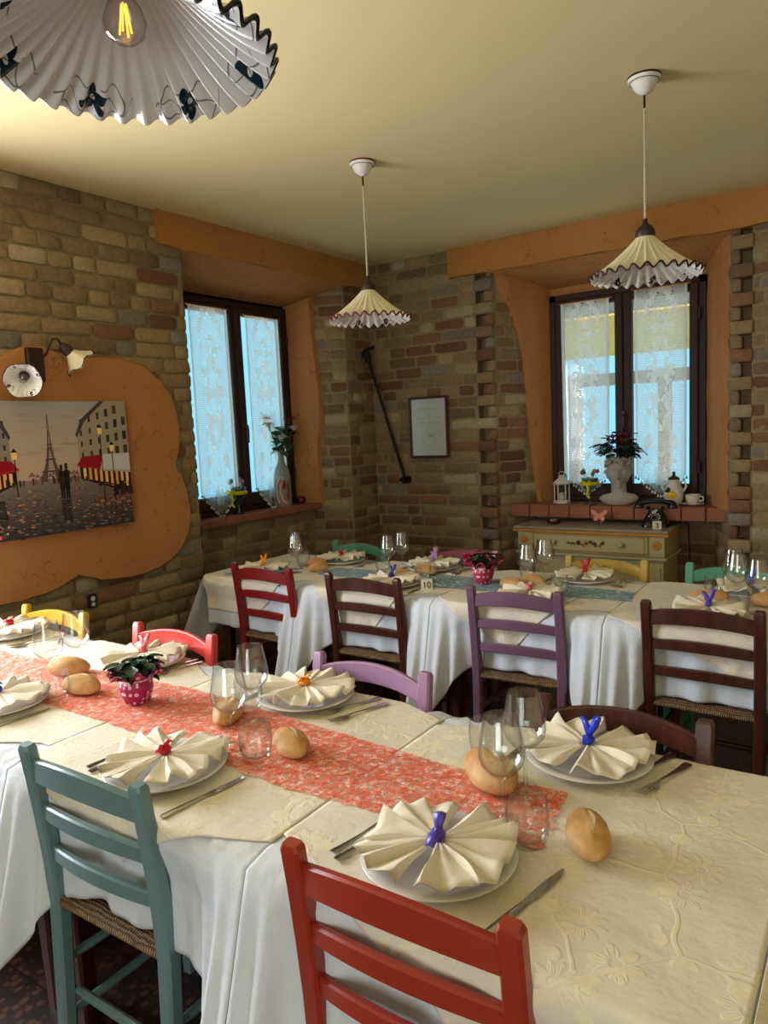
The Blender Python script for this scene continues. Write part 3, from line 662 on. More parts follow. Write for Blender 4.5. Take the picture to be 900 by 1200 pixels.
# ------------------------------------------------------------------ chairs
def post_y(z): return -.03 + .020 * min(z, .45) / .45 - (.042 * ((z - .45) / .395) ** 1.3 if z > .45 else 0)
def make_chair(mat):
    r = thing('rush_chair', '', 'chair'); hw = .198
    for sx in (-1, 1):
        zs = [0, .2, .44, .55, .66, .76, .836, .846]; ws = [.034, .040, .042, .042, .041, .040, .040, .030]; ds = [.032, .036, .040, .036, .032, .030, .030, .022]
        m = M(); m.beamq([(sx * (hw + .004 * (z - .45)), post_y(z), z) for z in zs], ws, ds, .18); m.build('back_post', mat, r, smooth=True, angle=25)
    for zc, hh, arch in ((.79, .062, .022), (.682, .042, .014), (.575, .040, .012)):
        m = M(); pts = []; W = hw - .012; n = 12
        for i in range(n + 1):
            t = 2 * i / n - 1; pts.append((t * W, post_y(zc) - .026 * (1 - t * t) + .002, zc + arch * (1 - t * t) - arch * .4))
        rings = []
        for i, p in enumerate(pts):
            hgt = hh * (1 - .12 * (abs(2 * i / n - 1)) ** 2); p = Vector(p); a = .009
            q = [(-a, -hgt / 2 + .004), (-a + .004, -hgt / 2), (a - .004, -hgt / 2), (a, -hgt / 2 + .004), (a, hgt / 2 - .004), (a - .004, hgt / 2), (-a + .004, hgt / 2), (-a, hgt / 2 - .004)]
            rings.append([m.V(p + Vector((0, y, z))) for y, z in q])
        for A, B in zip(rings, rings[1:]):
            for k in range(8): m.F(A[k], B[k], B[(k + 1) % 8], A[(k + 1) % 8])
        m.F(*rings[0]); m.F(*reversed(rings[-1])); m.build('back_slat', mat, r, smooth=True, angle=35)
    for sx in (-1, 1):
        m = M(); m.beamq([(sx * .20, .35, .455), (sx * .20, .352, .25), (sx * .20, .355, 0)], [.038, .036, .030], [.038, .036, .030], .12); m.build('front_leg', mat, r, smooth=True, angle=25)
    for pts in ([(-hw, .0, .20), (hw, .0, .20)], [(-.2, .352, .33), (.2, .352, .33)], [(-.2, .352, .17), (.2, .352, .17)], [(-hw, -.015, .28), (-.2, .352, .28)], [(hw, -.015, .28), (.2, .352, .28)], [(-hw, -.015, .14), (-.2, .352, .14)], [(hw, -.015, .14), (.2, .352, .14)]):
        m = M(); a, b = Vector(pts[0]), Vector(pts[1]); m.tube([a, a.lerp(b, .15), a.lerp(b, .5), a.lerp(b, .85), b], [.008, .011, .012, .011, .008], 8); m.build('stretcher', mat, r)
    m = M()
    def seat(u, v):
        x = (u - .5) * 2; y = v; W = .188 + .018 * y; ang = 0
        dip = -.014 * (1 - x * x) * (1 - (2 * y - 1) ** 2); edge = max(abs(x), abs(2 * y - 1)); roll = -.010 * max(0, (edge - .86) / .14) ** 2
        return Vector((x * W, -.022 + .395 * y, .462 + dip + roll))
    m.grid(20, 20, seat); m.grid(20, 20, lambda u, v: (lambda p: Vector((p.x, p.y, .432)))(seat(1 - u, v)))
    for (f0, f1) in (((0, 0), (1, 0)), ((1, 0), (1, 1)), ((1, 1), (0, 1)), ((0, 1), (0, 0))):
        m.grid(20, 3, lambda a, b: (lambda p: Vector((p.x * (1 + .03 * math.sin(pi * b)), p.y + .004 * math.sin(pi * b) * (1 if p.y > .1 else -1), p.z * (1 - b) + .432 * b)))(seat(f0[0] + (f1[0] - f0[0]) * a, f0[1] + (f1[1] - f0[1]) * a)))
    m.build('rush_seat', MAT['rush'], r); return r
CHAIRS = [  # color, x-centre, y of the top of the back, facing, rot, width, label
    ('teal', -1.42, .834, 0, .4, 1.0, 'teal painted ladder-back chair with rush seat at the near side of the front table'),
    ('red', -.608, .834, 0, .1, 1.0, 'brick red ladder-back chair nearest the camera'),
    ('yellow', -2.86, 1.705, 1, 2.6, .98, 'yellow chair at the far side of the front table, beside the left wall'),
    ('coral', -2.12, 1.716, 1, .4, 1.0, 'glossy coral red chair behind the potted violet'),
    ('lilac', -1.25, 1.722, 1, -2.7, 1.0, 'lilac chair behind the napkin with the orange ribbon'),
    ('brown', -.505, 1.712, 1, 1.6, .95, 'dark brown chair behind the napkin with the royal blue ribbon'),
    ('darkred', -2.69, 2.722, 0, -3.6, 1.04, 'dark red ladder-back chair at the left end of the back table'),
    ('brown', -2.03, 2.712, 0, 0, 1.0, 'dark brown ladder-back chair left of the number ten card'),
    ('plum', -1.26, 2.722, 0, 3.1, .96, 'plum ladder-back chair in front of the back table'),
    ('brown', -.53, 2.728, 0, -2.0, .97, 'dark brown ladder-back chair at the right end of the back table'),
    ('green', -2.66, 3.60, 1, -2.3, .95, 'sage green chair at the far side of the back table, near the room corner'),
    ('mauve', -1.92, 3.595, 1, -1, .95, 'mauve chair behind the pink potted plant'),
    ('paleyel', -1.127, 3.575, 1, -1.6, .95, 'pale yellow chair in front of the cream sideboard'),
    ('mint', -.545, 3.58, 1, -.8, .95, 'mint green chair right of the cream sideboard')]
proto = None
for col, x, y, fac, rot, wd, lab in CHAIRS:
    if proto is None: proto = o = make_chair(CH[col]); o['label'] = lab; o['group'] = 'rush-seated dining chairs'; o['category'] = 'chair'
    else: o = dup(proto, lab, mats={k: CH[col] for k in ('back_post', 'back_slat', 'front_leg', 'stretcher')})
    rz = (pi if fac else 0) + math.radians(rot); o.rotation_euler = (0, 0, rz); o.scale = (wd, 1, 1)
    o.location = (x - math.sin(rz) * -.0, y + (.072 if not fac else -.072), 0)

# ------------------------------------------------------------------ table ware
ZT = .7535
def mk_plate():
    m = M(); m.lathe([(0, .006), (.085, .006), (.098, .010), (.112, .017), (.139, .0225), (.1405, .021), (.138, .018), (.11, .011), (.095, .003), (.085, 0), (0, 0)], n=56)
    return m.build('dinner_plate', MAT['plate'], smooth=True, angle=60)
def mk_napkin(rib, seed, loc, rz, tails='down'):
    rr = random.Random(seed); root = thing('folded_napkin', '', 'napkin', loc, rz, 'fan-folded napkins'); m = M()
    def half(a0, a1, n, sg):
        """one fan of overlapping pleats"""
        cols = []; am = (a0 + a1) / 2; jit = [rr.uniform(-.28, .28) for _ in range(2 * n + 1)]
        for k in range(2 * n + 1):
            t = k / (2 * n); st_ = (a1 - a0) / (2 * n); a = a0 + (a1 - a0) * t + jit[k] * st_ * (0 < k < 2 * n); ridge = k % 2; lean = (.5 if ridge else -.1) * st_ * (1 if t > .5 else -1)
            c_ = abs(math.cos(a - am)); L = min(.124 / max(c_, .05), .146 - .022 * (1 - c_)) * rr.uniform(.96, 1.04); lift = (.021 if ridge else .003) * rr.uniform(.45, 1.3)
            col = []
            for j in range(9):
                s = j / 8; rad = .010 + (L - .004 * (not ridge)) * s; aa = a + lean * s ** .5 + .03 * math.sin(s * 5 + k); hz = .026 - .013 * s + lift * s ** .8 + .005 * math.sin(s * 5 + seed + k * 1.7) * s
                col.append(Vector((rad * math.cos(aa), rad * math.sin(aa) * .98, max(hz, .004))))
            cols.append(col)
        # refine across pleats for softly rounded folds
        st = len(m.v); fine = []
        for i in range(len(cols) - 1):
            for q in range(4):
                t = q / 4; ts = t * t * (3 - 2 * t) * .6 + t * .4
                fine.append([A.lerp(B, t) + Vector((0, 0, (B.z - A.z) * (ts - t))) for A, B in zip(cols[i], cols[i + 1])])
        fine.append(cols[-1])
        for c in fine:
            for p in c: m.V(p)
        for i in range(len(fine) - 1):
            for j in range(8): q = st + i * 9 + j; m.F(q, q + 9, q + 10, q + 1)
    half(math.radians(-80), math.radians(84), 8, 1); half(math.radians(98), math.radians(264), 8, -1)
    o = m.build('napkin_cloth', MAT['napkin'], root, smooth=True, angle=50); md = o.modifiers.new('thick', 'SOLIDIFY'); md.thickness = .0022; md.offset = 0
    m = M(); m.blob((0, 0, .036), (.013, .016, .012), 12, 8, fn=lambda d: 1 + .15 * math.sin(d.y * 14))
    def strip(pts, wid):
        st = len(m.v); n = len(pts)
        for i, p in enumerate(pts): p = Vector(p); m.V(p + Vector((-wid[i], 0, 0))); m.V(p + Vector((0, 0, wid[i] * .25))); m.V(p + Vector((wid[i], 0, 0)))
        for i in range(n - 1):
            for k in range(2): q = st + i * 3 + k; m.F(q, q + 1, q + 4, q + 3)
    if tails == 'up':
        strip([(0, 0, .040), (-.010, .012, .062), (-.020, .016, .078)], [.004, .009, .008]); strip([(0, 0, .040), (.010, .010, .066), (.017, .012, .088), (.022, .004, .082)], [.004, .010, .009, .007])
    elif tails == 'updown':
        strip([(0, 0, .044), (-.004, .016, .062), (-.006, .03, .060)], [.006, .013, .009]); strip([(0, 0, .042), (.004, -.022, .046), (.006, -.045, .036)], [.006, .010, .009])
    else: strip([(0, 0, .046), (.006, .008, .056), (.014, .012, .050)], [.005, .009, .005]); strip([(0, 0, .046), (-.004, -.014, .050), (.0, -.030, .040)], [.005, .010, .007])
    o = m.build('ribbon', RB[rib], root); md = o.modifiers.new('thick', 'SOLIDIFY'); md.thickness = .001; return root
def mk_fork():
    m = M(); sec = [(-.1, .0085, .004), (-.095, .0105, .004), (-.06, .0075, .0042), (-.02, .0042, .006), (.02, .0035, .0085), (.035, .006, .0065), (.045, .0115, .0045), (.06, .0125, .0045)]
    st = len(m.v)
    for y, w_, z in sec: m.V((-w_, y, z)); m.V((0, y, z + .0012)); m.V((w_, y, z)); m.V((0, y, z - .0016))
    for i in range(len(sec) - 1):
        for k in range(4): a = st + i * 4 + k; b = st + i * 4 + (k + 1) % 4; m.F(a, b, b + 4, a + 4)
    m.F(st, st + 3, st + 2, st + 1)
    for k in range(4):
        x = -.0105 + .007 * k; m.tube([(x, .058, .0045), (x, .075, .0045), (x * .95, .09, .0065), (x * .92, .102, .0095)], [.0019, .0019, .0016, .0007], 6)
    return m.build('dinner_fork', MAT['metal'], smooth=True, angle=50)
def mk_knife():
    r = thing('table_knife', '', 'knife'); m = M(); st = len(m.v); sec = [(-.11, .006, .005), (-.105, .0095, .006), (-.06, .0085, .006), (-.01, .0065, .005), (.0, .0055, .004)]
    for y, w_, h in sec:
        for x, z in ((-w_, h / 2), (-w_ * .5, h), (w_ * .5, h), (w_, h / 2), (w_ * .5, 0), (-w_ * .5, 0)): m.V((x, y, z))
    for i in range(len(sec) - 1):
        for k in range(6): a = st + i * 6 + k; b = st + i * 6 + (k + 1) % 6; m.F(a, b, b + 6, a + 6)
    m.F(*[st + k for k in range(5, -1, -1)]); m.build('handle', MAT['metal'], r)
    m = M(); T = Matrix.Translation(Vector((0, 0, .002))); m.prism([(-.006, -.002), (.006, -.002), (.0095, .012), (.0105, .05), (.009, .085), (.002, .108), (-.003, .108), (-.0065, .06), (-.0065, .01)], T, .0016); m.build('blade', MAT['metal'], r, smooth=False); return r
def mk_wine():
    m = M(); out = [(0, .0), (.033, .0), (.034, .0015), (.03, .003), (.012, .006), (.0055, .012), (.0042, .03), (.0040, .07), (.005, .085), (.012, .092), (.028, .102), (.041, .118), (.046, .135), (.0455, .150), (.041, .175), (.0365, .198), (.034, .215)]
    inn = [(.0328, .215), (.0352, .198), (.0396, .175), (.044, .150), (.0445, .135), (.0395, .119), (.027, .1045), (.012, .0965), (0, .095)]
    m.lathe(out + inn, n=40); o = m.build('wine_glass', MAT['glass'], smooth=True, angle=70); return o
def mk_tumbler():
    m = M(); m.lathe([(0, 0), (.026, 0), (.031, .003), (.0365, .018), (.040, .040), (.0405, .060), (.038, .088), (.0368, .088), (.0388, .060), (.0383, .040), (.034, .020), (.028, .014), (0, .012)], n=40)
    return m.build('water_tumbler', MAT['glass'], smooth=True, angle=70)
def mk_bread(seed):
    r = thing('bread_roll', '', 'bread'); m = M(); o_ = Vector((seed * 3.1, 0, 0))
    def fn(d): return (1 + .08 * noise.noise(d * 1.4 + o_) + .025 * noise.noise(d * 4 + o_) + .07 * abs(d.x) ** 6 - .05 * math.exp(-((d.y - .16) / .07) ** 2) * max(0, d.z) * (1 - d.x * d.x) + .03 * math.exp(-((d.y + .02) / .10) ** 2) * max(0, d.z) - .30 * max(0, -d.z - .45))
    m.blob((0, 0, .023), (.066, .039, .032), 40, 28, fn); m.build('crust', MAT['bread'], r)
    def sl(u, v):
        wv = (.15 + .85 * math.sin(pi * u)); x = (u - .5) * .078; y = .0055 + (v - .5) * .013 * wv + .003 * math.sin(u * 5); d = Vector((x / .066, y / .039, 0)); d.z = math.sqrt(max(0, 1 - d.x ** 2 - d.y ** 2)); k = fn(d)
        return Vector((x * k, y * k, .023 + .032 * d.z * k + .0006))
    m = M(); m.grid(16, 5, sl)
    m.build('slash', MAT['crumb'], r); return r
P = {'plate': None, 'fork': None, 'knife': None, 'wine': None, 'tumbler': None}
MK = {'plate': (mk_plate, 'plate', 'white dinner plates'), 'fork': (mk_fork, 'fork', 'dinner forks'), 'knife': (mk_knife, 'knife', 'table knives'), 'wine': (mk_wine, 'wine glass', 'wine glasses'), 'tumbler': (mk_tumbler, 'glass', 'water tumblers')}
def put(kind, label, x, y, rz=0, z=ZT, sc=None):
    fnc, cat, grp = MK[kind]
    if P[kind] is None: P[kind] = fnc(); tag(P[kind], label, cat, grp); o = P[kind]; o.location = (x, y, z); o.rotation_euler = (0, 0, rz)
    else: o = dup(P[kind], label, (x, y, z), rz)
    if sc: o.scale = (sc, sc, sc)
    return o
d2r = math.radians
SETS = [  # name, plate xy, ribbon, tails, rotation, side (0 near, 1 far)
    ('red chair in the foreground', -.640, 1.052, 'purple', 'updown', 3, 0, 'purple'),
    ('teal chair', -1.372, 1.045, 'red', 'knot', 20, 0, 'red'),
    ('left frame edge, near side of the front table', -2.176, 1.075, 'blue', 'knot', 8, 0, 'hidden'),
    ('dark brown chair of the front table', -.538, 1.556, 'blue', 'up', -8, 1, 'royal blue'),
    ('lilac chair', -1.377, 1.556, 'orange', 'knot', -12, 1, 'orange'),
    ('coral red chair', -2.11, 1.55, 'pink', 'up', 15, 1, 'pink'),
    ('yellow chair by the wall', -2.96, 1.545, 'red', 'knot', 5, 1, 'dark red'),
    ('dark red chair of the back table', -2.87, 2.945, 'orange', 'up', 9, 0, 'yellow'),
    ('dark brown chair left of the number ten card', -2.0, 2.945, 'navy', 'up', -15, 0, 'navy'),
    ('plum chair', -1.27, 2.945, 'pink', 'knot', 6, 0, 'pink'),
    ('dark brown chair right end of the back table', -.54, 2.945, 'purple', 'up', 10, 0, 'violet'),
    ('sage green chair', -2.64, 3.37, 'red', 'knot', 12, 1, 'red'),
    ('mauve chair', -2.02, 3.38, 'lilac', 'up', -6, 1, 'lilac'),
    ('pale yellow chair', -1.18, 3.40, 'red', 'up', 4, 1, 'scarlet'),
    ('mint green chair', -.455, 3.40, 'blue', 'up', 14, 1, 'dark blue')]
def cut(kind, what, nm, A, B):
    """A: tip, B: handle end on the table top"""
    a, b = Vector(A), Vector(B); c = (a + b) / 2; dd = a - b; return put(kind, what + nm, c.x, c.y, math.atan2(-dd.x, dd.y))
for i, (nm, x, y, rib, tails, rot, far, rn) in enumerate(SETS):
    put('plate', 'white plate laid for the ' + nm, x, y)
    n = mk_napkin(rib, i + 3, (x, y, ZT + .0195), d2r(rot), tails); n['label'] = 'fan-folded napkin, %s ribbon, at the %s' % (rn, nm) if rn != 'hidden' else 'cream fan-folded napkin at the ' + nm
    if i == 0:
        cut('fork', 'outer fork laid for the ', nm, (-.789, 1.175), (-.822, .975)); cut('fork', 'inner fork, tucked at the plate rim, laid for the ', nm, (-.768, 1.165), (-.803, .955)); cut('knife', 'steel knife laid for the ', nm, (-.441, 1.14), (-.482, .925))
    elif i == 1:
        cut('fork', 'outer fork laid for the ', nm, (-1.548, 1.165), (-1.560, .955)); cut('fork', 'inner fork, tucked at the plate rim, laid for the ', nm, (-1.522, 1.150), (-1.532, .945)); cut('knife', 'steel knife laid for the ', nm, (-1.188, 1.117), (-1.212, .900))
    elif i == 2:
        cut('knife', 'steel knife laid for the ', nm, (-2.015, 1.14), (-2.035, .93))
    elif far and i < 7:
        s = {3: ((-.436, 1.505), (-.388, 1.665), (-.395, 1.465), (-.345, 1.640)), 4: ((-1.262, 1.485), (-1.190, 1.655), (-1.205, 1.455), (-1.148, 1.632)), 5: ((-2.0, 1.49), (-1.98, 1.66), (-1.965, 1.475), (-1.945, 1.65)), 6: ((-2.79, 1.44), (-2.755, 1.63), (-2.75, 1.43), (-2.72, 1.62))}[i]
        cut('fork', 'inner fork laid for the ', nm, s[0], s[1]); cut('fork', 'outer fork laid for the ', nm, s[2], s[3])
        if i in (3, 4): cut('knife', 'steel knife laid for the ', nm, (x - .165, y - .10), (x - .155, y + .11))
    elif far:
        cut('fork', 'inner fork laid for the ', nm, (x + .158, y - .10), (x + .165, y + .10)); cut('fork', 'outer fork laid for the ', nm, (x + .185, y - .11), (x + .195, y + .09))
        cut('knife', 'steel knife laid for the ', nm, (x - .165, y - .10), (x - .165, y + .10))
    else:
        cut('fork', 'outer fork laid for the ', nm, (x - .185, y + .08), (x - .185, y - .12)); cut('fork', 'inner fork laid for the ', nm, (x - .158, y + .08), (x - .158, y - .12))
        cut('knife', 'steel knife laid for the ', nm, (x + .165, y + .10), (x + .165, y - .11))
GL = [('wine', 'front wine glass of the pair behind the foreground napkin', -.600, 1.235), ('wine', 'rear wine glass beside the blue-ribboned napkin on the front table', -.612, 1.372), ('tumbler', 'water tumbler beside the foreground bread roll', -.527, 1.185), ('tumbler', 'water tumbler behind the bread roll left of the blue-ribboned napkin', -.755, 1.475),
      ('wine', 'front wine glass right of the teal chair setting', -1.330, 1.215), ('wine', 'rear wine glass left of the orange-ribboned napkin', -1.395, 1.36), ('tumbler', 'water tumbler right of the teal chair setting', -1.228, 1.195), ('tumbler', 'water tumbler hidden behind the wine glasses left of the orange-ribboned napkin', -1.475, 1.42),
      ('wine', 'front wine glass left of the potted violet', -2.190, 1.255), ('wine', 'rear wine glass left of the potted violet', -2.225, 1.375), ('tumbler', 'water tumbler left of the potted violet', -2.075, 1.20),
      ('wine', 'front wine glass at the left end of the back table', -2.70, 3.03), ('wine', 'rear wine glass at the left end of the back table', -2.77, 3.12), ('tumbler', 'water tumbler at the left end of the back table', -2.80, 3.21),
      ('wine', 'front wine glass left of the lilac-ribboned napkin', -2.17, 3.17), ('wine', 'rear wine glass left of the lilac-ribboned napkin', -2.16, 3.29), ('tumbler', 'water tumbler left of the front wine glass in the middle of the back table', -2.24, 3.22), ('tumbler', 'water tumbler beside the number ten card', -1.885, 3.06),
      ('wine', 'front wine glass in front of the pale yellow chair', -1.36, 3.13), ('wine', 'rear wine glass in front of the pale yellow chair', -1.33, 3.27), ('tumbler', 'water tumbler right of the paired rolls on the back table', -1.19, 3.09), ('tumbler', 'water tumbler behind the paired rolls on the back table', -1.46, 3.36),
      ('wine', 'left wine glass of the cluster at the right end of the back table', -.505, 3.27), ('wine', 'middle wine glass of the cluster at the right end of the back table', -.475, 3.17), ('wine', 'right wine glass of the cluster at the right end of the back table', -.39, 3.08), ('tumbler', 'tumbler behind the roll at the right end of the back table', -.585, 3.31), ('tumbler', 'tumbler at the right end of the back table, beside the wine glasses', -.45, 3.03)]
for k, lab, x, y in GL: put(k, lab, x, y)
BR = [('large bread roll lying on the runner beside the front wine glass', -.685, 1.355, -38, 1.25), ('bread roll on the bare cloth at the right of the foreground tumbler', -.428, 1.228, -62, 1.02), ('bread roll behind the front wine glass on the coral runner', -1.47, 1.335, -60, 1.0), ('bread roll right of the tumbler on the coral runner', -1.178, 1.265, -28, 1.0),
      ('bread roll on the runner just left of the potted violet', -2.05, 1.27, 10, 1.05), ('bread roll behind the pair of wine glasses left of the violet', -2.26, 1.36, 30, 1.05), ('front bread roll at the left end of the blue runner', -2.595, 3.10, 60, .9), ('rear bread roll at the left end of the blue runner', -2.70, 3.21, 40, .9),
      ('bread roll behind the dark brown chair left of the ten card', -2.06, 3.12, 10, .9), ('bread roll in front of the lilac-ribboned napkin', -1.98, 3.24, 0, .95), ('left bread roll of the pair behind the plum chair', -1.43, 3.11, -10, .95), ('right bread roll of the pair behind the plum chair', -1.36, 3.20, -15, 1.0), ('big bread roll behind the dark brown chair at the right end', -.562, 3.13, 0, 1.2), ('bread roll cut by the right frame edge', -.355, 3.2, 10, 1.1)]
bprot = [mk_bread(k) for k in range(3)]
for i, (lab, x, y, a, s) in enumerate(BR):
    o = bprot[i] if i < 3 else dup(bprot[i % 3], lab); tag(o, lab, 'bread', 'bread rolls'); o.location = (x, y, ZT + (.003 if 1.1 < y < 1.4 or y > 3 else 0)); o.rotation_euler = (0, 0, d2r(a)); o.scale = (s, s, s)
# potted plants
def leafm(m, T, L, W, n=4):
    st = len(m.v)
    for i in range(n + 1):
        t = i / n; w_ = W * math.sin(pi * min(.97, t * .92 + .06)) ; m.V(T @ Vector((-w_, L * t, .004 - L * .25 * t * t))); m.V(T @ Vector((0, L * t, -.002 - L * .25 * t * t))); m.V(T @ Vector((w_, L * t, .004 - L * .25 * t * t)))
    for i in range(n):
        for k in range(2): q = st + i * 3 + k; m.F(q, q + 1, q + 4, q + 3)
def potplant(name, label, x, y, sc, mat, flowers, seed):
    rr = random.Random(seed); r = thing(name, label, 'potted plant', (x, y, ZT + .003)); r.scale = (sc,) * 3
    m = M(); cr = lambda a, rr_, z, j: (rr_ * (1 + .035 * math.sin(a * 7 + j) * (j > 0)), z)
    m.lathe([(0, 0), (.030, 0), (.036, .006), (.046, .035), (.050, .055), (.047, .072), (.043, .078), (.040, .074), (0, .07)], n=42, mod=cr); m.build('pot_wrap', mat, r)
    m = M(); m.lathe([(.043, .076), (.052, .085), (.066, .094), (.082, .100)], n=60, mod=lambda a, q, z, j: (q * (1 + .16 * (j / 3) * math.sin(a * 4 + .6)), z + .012 * (j / 3) * math.sin(a * 9))); o = m.build('paper_collar', mat, r); md = o.modifiers.new('thick', 'SOLIDIFY'); md.thickness = .0012
    m = M(); m.tube([(.0445 * math.cos(a), .0445 * math.sin(a), .076) for a in [2 * pi * k / 24 for k in range(24)]], .0022, 6, closed=True); m.build('tie', MAT['napkin'], r)
    m = M()
    for k in range(64):
        a = rr.uniform(0, 2 * pi); h = rr.random(); L = rr.uniform(.034, .052); rad = rr.uniform(.0, .062) * (1 - .35 * h); tilt = rr.uniform(-.3, .5) - .3 * h
        T = Matrix.Translation(Vector((rad * math.cos(a), rad * math.sin(a), .092 + .042 * h))) @ Matrix.Rotation(a - pi / 2 + rr.uniform(-.5, .5), 4, 'Z') @ Matrix.Rotation(tilt, 4, 'X'); leafm(m, T, L, L * .34)
    m.build('foliage', MAT['leaf'], r, smooth=True, angle=180)
    if flowers:
        m = M()
        for k in range(26):
            a = rr.uniform(0, 2 * pi); T0 = Matrix.Translation(Vector((rr.uniform(.055, .085) * math.cos(a), rr.uniform(.055, .085) * math.sin(a), rr.uniform(.075, .135)))) @ Matrix.Rotation(rr.uniform(-.8, .8), 4, 'X') @ Matrix.Rotation(rr.uniform(-.8, .8), 4, 'Y')
            for q in range(5): leafm(m, T0 @ Matrix.Rotation(q * 2 * pi / 5, 4, 'Z'), .016, .007, 3)
        m.build('flowers', simple('magenta_petals', (190, 30, 92), .6), r, smooth=True, angle=180)
    return r
potplant('potted_violet', 'green leafy plant in magenta flowered paper on the coral runner', -1.815, 1.30, .98, MAT['wrap'], False, 5)
potplant('potted_plant', 'pink-flowering plant in pink flowered paper on the blue runner', -1.605, 3.16, 1.08, MAT['wrap2'], True, 9)
# folded number cards
SEG = {'1': [[(.35, .8), (.52, 1), (.52, 0)]], '0': [[(.5 + .26 * math.cos(a), .5 + .5 * math.sin(a)) for a in [2 * pi * k / 20 for k in range(21)]]],
       '3': [[(.22, .84), (.36, .97), (.58, .98), (.74, .84), (.68, .62), (.42, .54), (.70, .45), (.78, .22), (.60, .03), (.36, .03), (.18, .18)]]}
def numcard(label, txt, loc, rz, s=1.0):
    r = thing('number_card', label, 'card', loc, rz); r.scale = (s,) * 3; W = .052; H = .048
    m = M(); th = .30
    for sg in (-1, 1):
        m.box(None, (W, .003, H), m=Matrix.Translation(Vector((0, sg * .0145, H / 2 - .001))) @ Matrix.Rotation(sg * th, 4, 'X'))
    m.box((0, 0, .0015), (W, .036, .003)); m.build('card', MAT['cardw'], r, smooth=False)
    m = M(); n = len(txt); T = Matrix.Translation(Vector((0, -.0175, H / 2 - .001))) @ Matrix.Rotation(-th, 4, 'X')
    for i, ch in enumerate(txt):
        for pl in SEG[ch]:
            m.tube([T @ Vector((((i - (n - 1) / 2) * .020 + (u - .5) * .026 * (1 if ch != '1' else 1)), 0, (v - .5) * .026)) for u, v in pl], .0023, 6)
    m.build('numerals', MAT['black'], r); return r
numcard('small folded card with number 10 at the near edge of the back table', '10', (-1.805, 2.955, ZT), d2r(32), 1.05)

# ------------------------------------------------------------------ pendants and wall lamp
def glaze(name, base, fl, Rr, nfl, big, r_off=.86):
    """ceramic glaze with little painted violets around the lining"""
    t = NT(name); p = t.coord('Object'); sp = t.n.new('ShaderNodeSeparateXYZ'); t.l.new(p, sp.inputs[0]); x, y = sp.outputs[0], sp.outputs[1]
    if fl:
        r = t.math('SQRT', t.math('ADD', t.math('MULTIPLY', x, x), t.math('MULTIPLY', y, y))); a = t.math('DIVIDE', t.math('ARCTAN2', y, x), 2 * pi / nfl)
        ph = t.math('SUBTRACT', t.math('FRACT', t.math('ADD', a, 20.37)), 0.5); X = t.math('MULTIPLY', t.math('MULTIPLY', ph, 2 * pi / nfl), r); Y = t.math('SUBTRACT', r, Rr * r_off)
        q = t.math('DIVIDE', t.math('SQRT', t.math('ADD', t.math('MULTIPLY', X, X), t.math('MULTIPLY', Y, Y))), big); an = t.math('ARCTAN2', Y, X)
        pet = t.math('MULTIPLY', t.math('ADD', t.math('MULTIPLY', t.math('ABSOLUTE', t.math('COSINE', t.math('MULTIPLY', an, 2.5))), .55), .45), .0165)
        m1 = t.math('MULTIPLY', t.math('LESS_THAN', q, pet), t.math('GREATER_THAN', q, .0028))
        ca = t.math('ABSOLUTE', t.math('COSINE', an)); lf = t.math('MULTIPLY', t.math('ABSOLUTE', t.math('SUBTRACT', q, t.math('ADD', .014, t.math('MULTIPLY', t.math('POWER', ca, 2.0), .022)))), 1.0)
        m2 = t.math('MULTIPLY', t.math('LESS_THAN', lf, .0011), t.math('GREATER_THAN', ca, .35)); tw = t.math('ABSOLUTE', t.math('SUBTRACT', Y, t.math('MULTIPLY', t.math('SINE', t.math('MULTIPLY', X, 110.0)), .012)))
        m3 = t.math('MULTIPLY', t.math('LESS_THAN', tw, .0011), t.math('LESS_THAN', q, .046))
        mk = t.math('MAXIMUM', m1, t.math('MULTIPLY', t.math('MAXIMUM', m2, m3), .75)); t.base(t.mix(mk, s2l(base), s2l(fl)), .16)
    else: t.base(s2l(base), .3)
    return t.m
def shade(r, n=26, Rr=.200, H=.135, amp=.011, flower=(40, 20, 40), rimmat=None, nfl=7, inner=(232, 230, 226), outer=(226, 216, 186), r0=.032, wav=.0, big=1.0):
    """ruffled cone: outer glaze with a painted band on its edge, and a white lining with flowers; local z=0 at the rim"""
    NA = n * 10; NR = 26
    def pos(a, t, o=0.0):
        rr = r0 + (Rr - r0) * (t ** 1.05) + o * .6; z = H * max(0, 1 - t) ** 1.25 + o; k = t ** 1.2; w_ = math.sin(a * n)
        w2 = w_ * (1 - .15 * abs(w_)); return Vector(((rr + .024 * Rr * k * w_ * min(1, amp / .006)) * math.cos(a), (rr + .024 * Rr * k * w_ * min(1, amp / .006)) * math.sin(a), z + amp * k * w2 + wav * k * math.sin(a * 5 + .5)))
    def surf(o, t0, t1, nr, flip):
        m = M(); st = 0
        for i in range(NA):
            for j in range(nr + 1): m.V(pos(2 * pi * i / NA, t0 + (t1 - t0) * j / nr, o))
        for i in range(NA):
            i2 = (i + 1) % NA
            for j in range(nr):
                q = (i * (nr + 1) + j, i2 * (nr + 1) + j, i2 * (nr + 1) + j + 1, i * (nr + 1) + j + 1); m.F(*(reversed(q) if flip else q))
        return m
    sh = surf(.0, 0, 1, NR, False).build('lamp_shade', glaze('cream_glaze', outer, None, Rr, nfl, big), r, angle=80)
    surf(-.0025, 0, 1, NR, True).build('lining', glaze('white_flowered_glaze', inner, flower, Rr, nfl, big), sh, angle=80)
    mb = surf(.0022, .95, 1.004, 3, False); mb.tube([pos(2 * pi * i / NA, .995, .0030) for i in range(NA)], .0032 if Rr > .1 else .002, 6, closed=True); mb.build('rim_band', rimmat, sh, angle=80)
    return sh
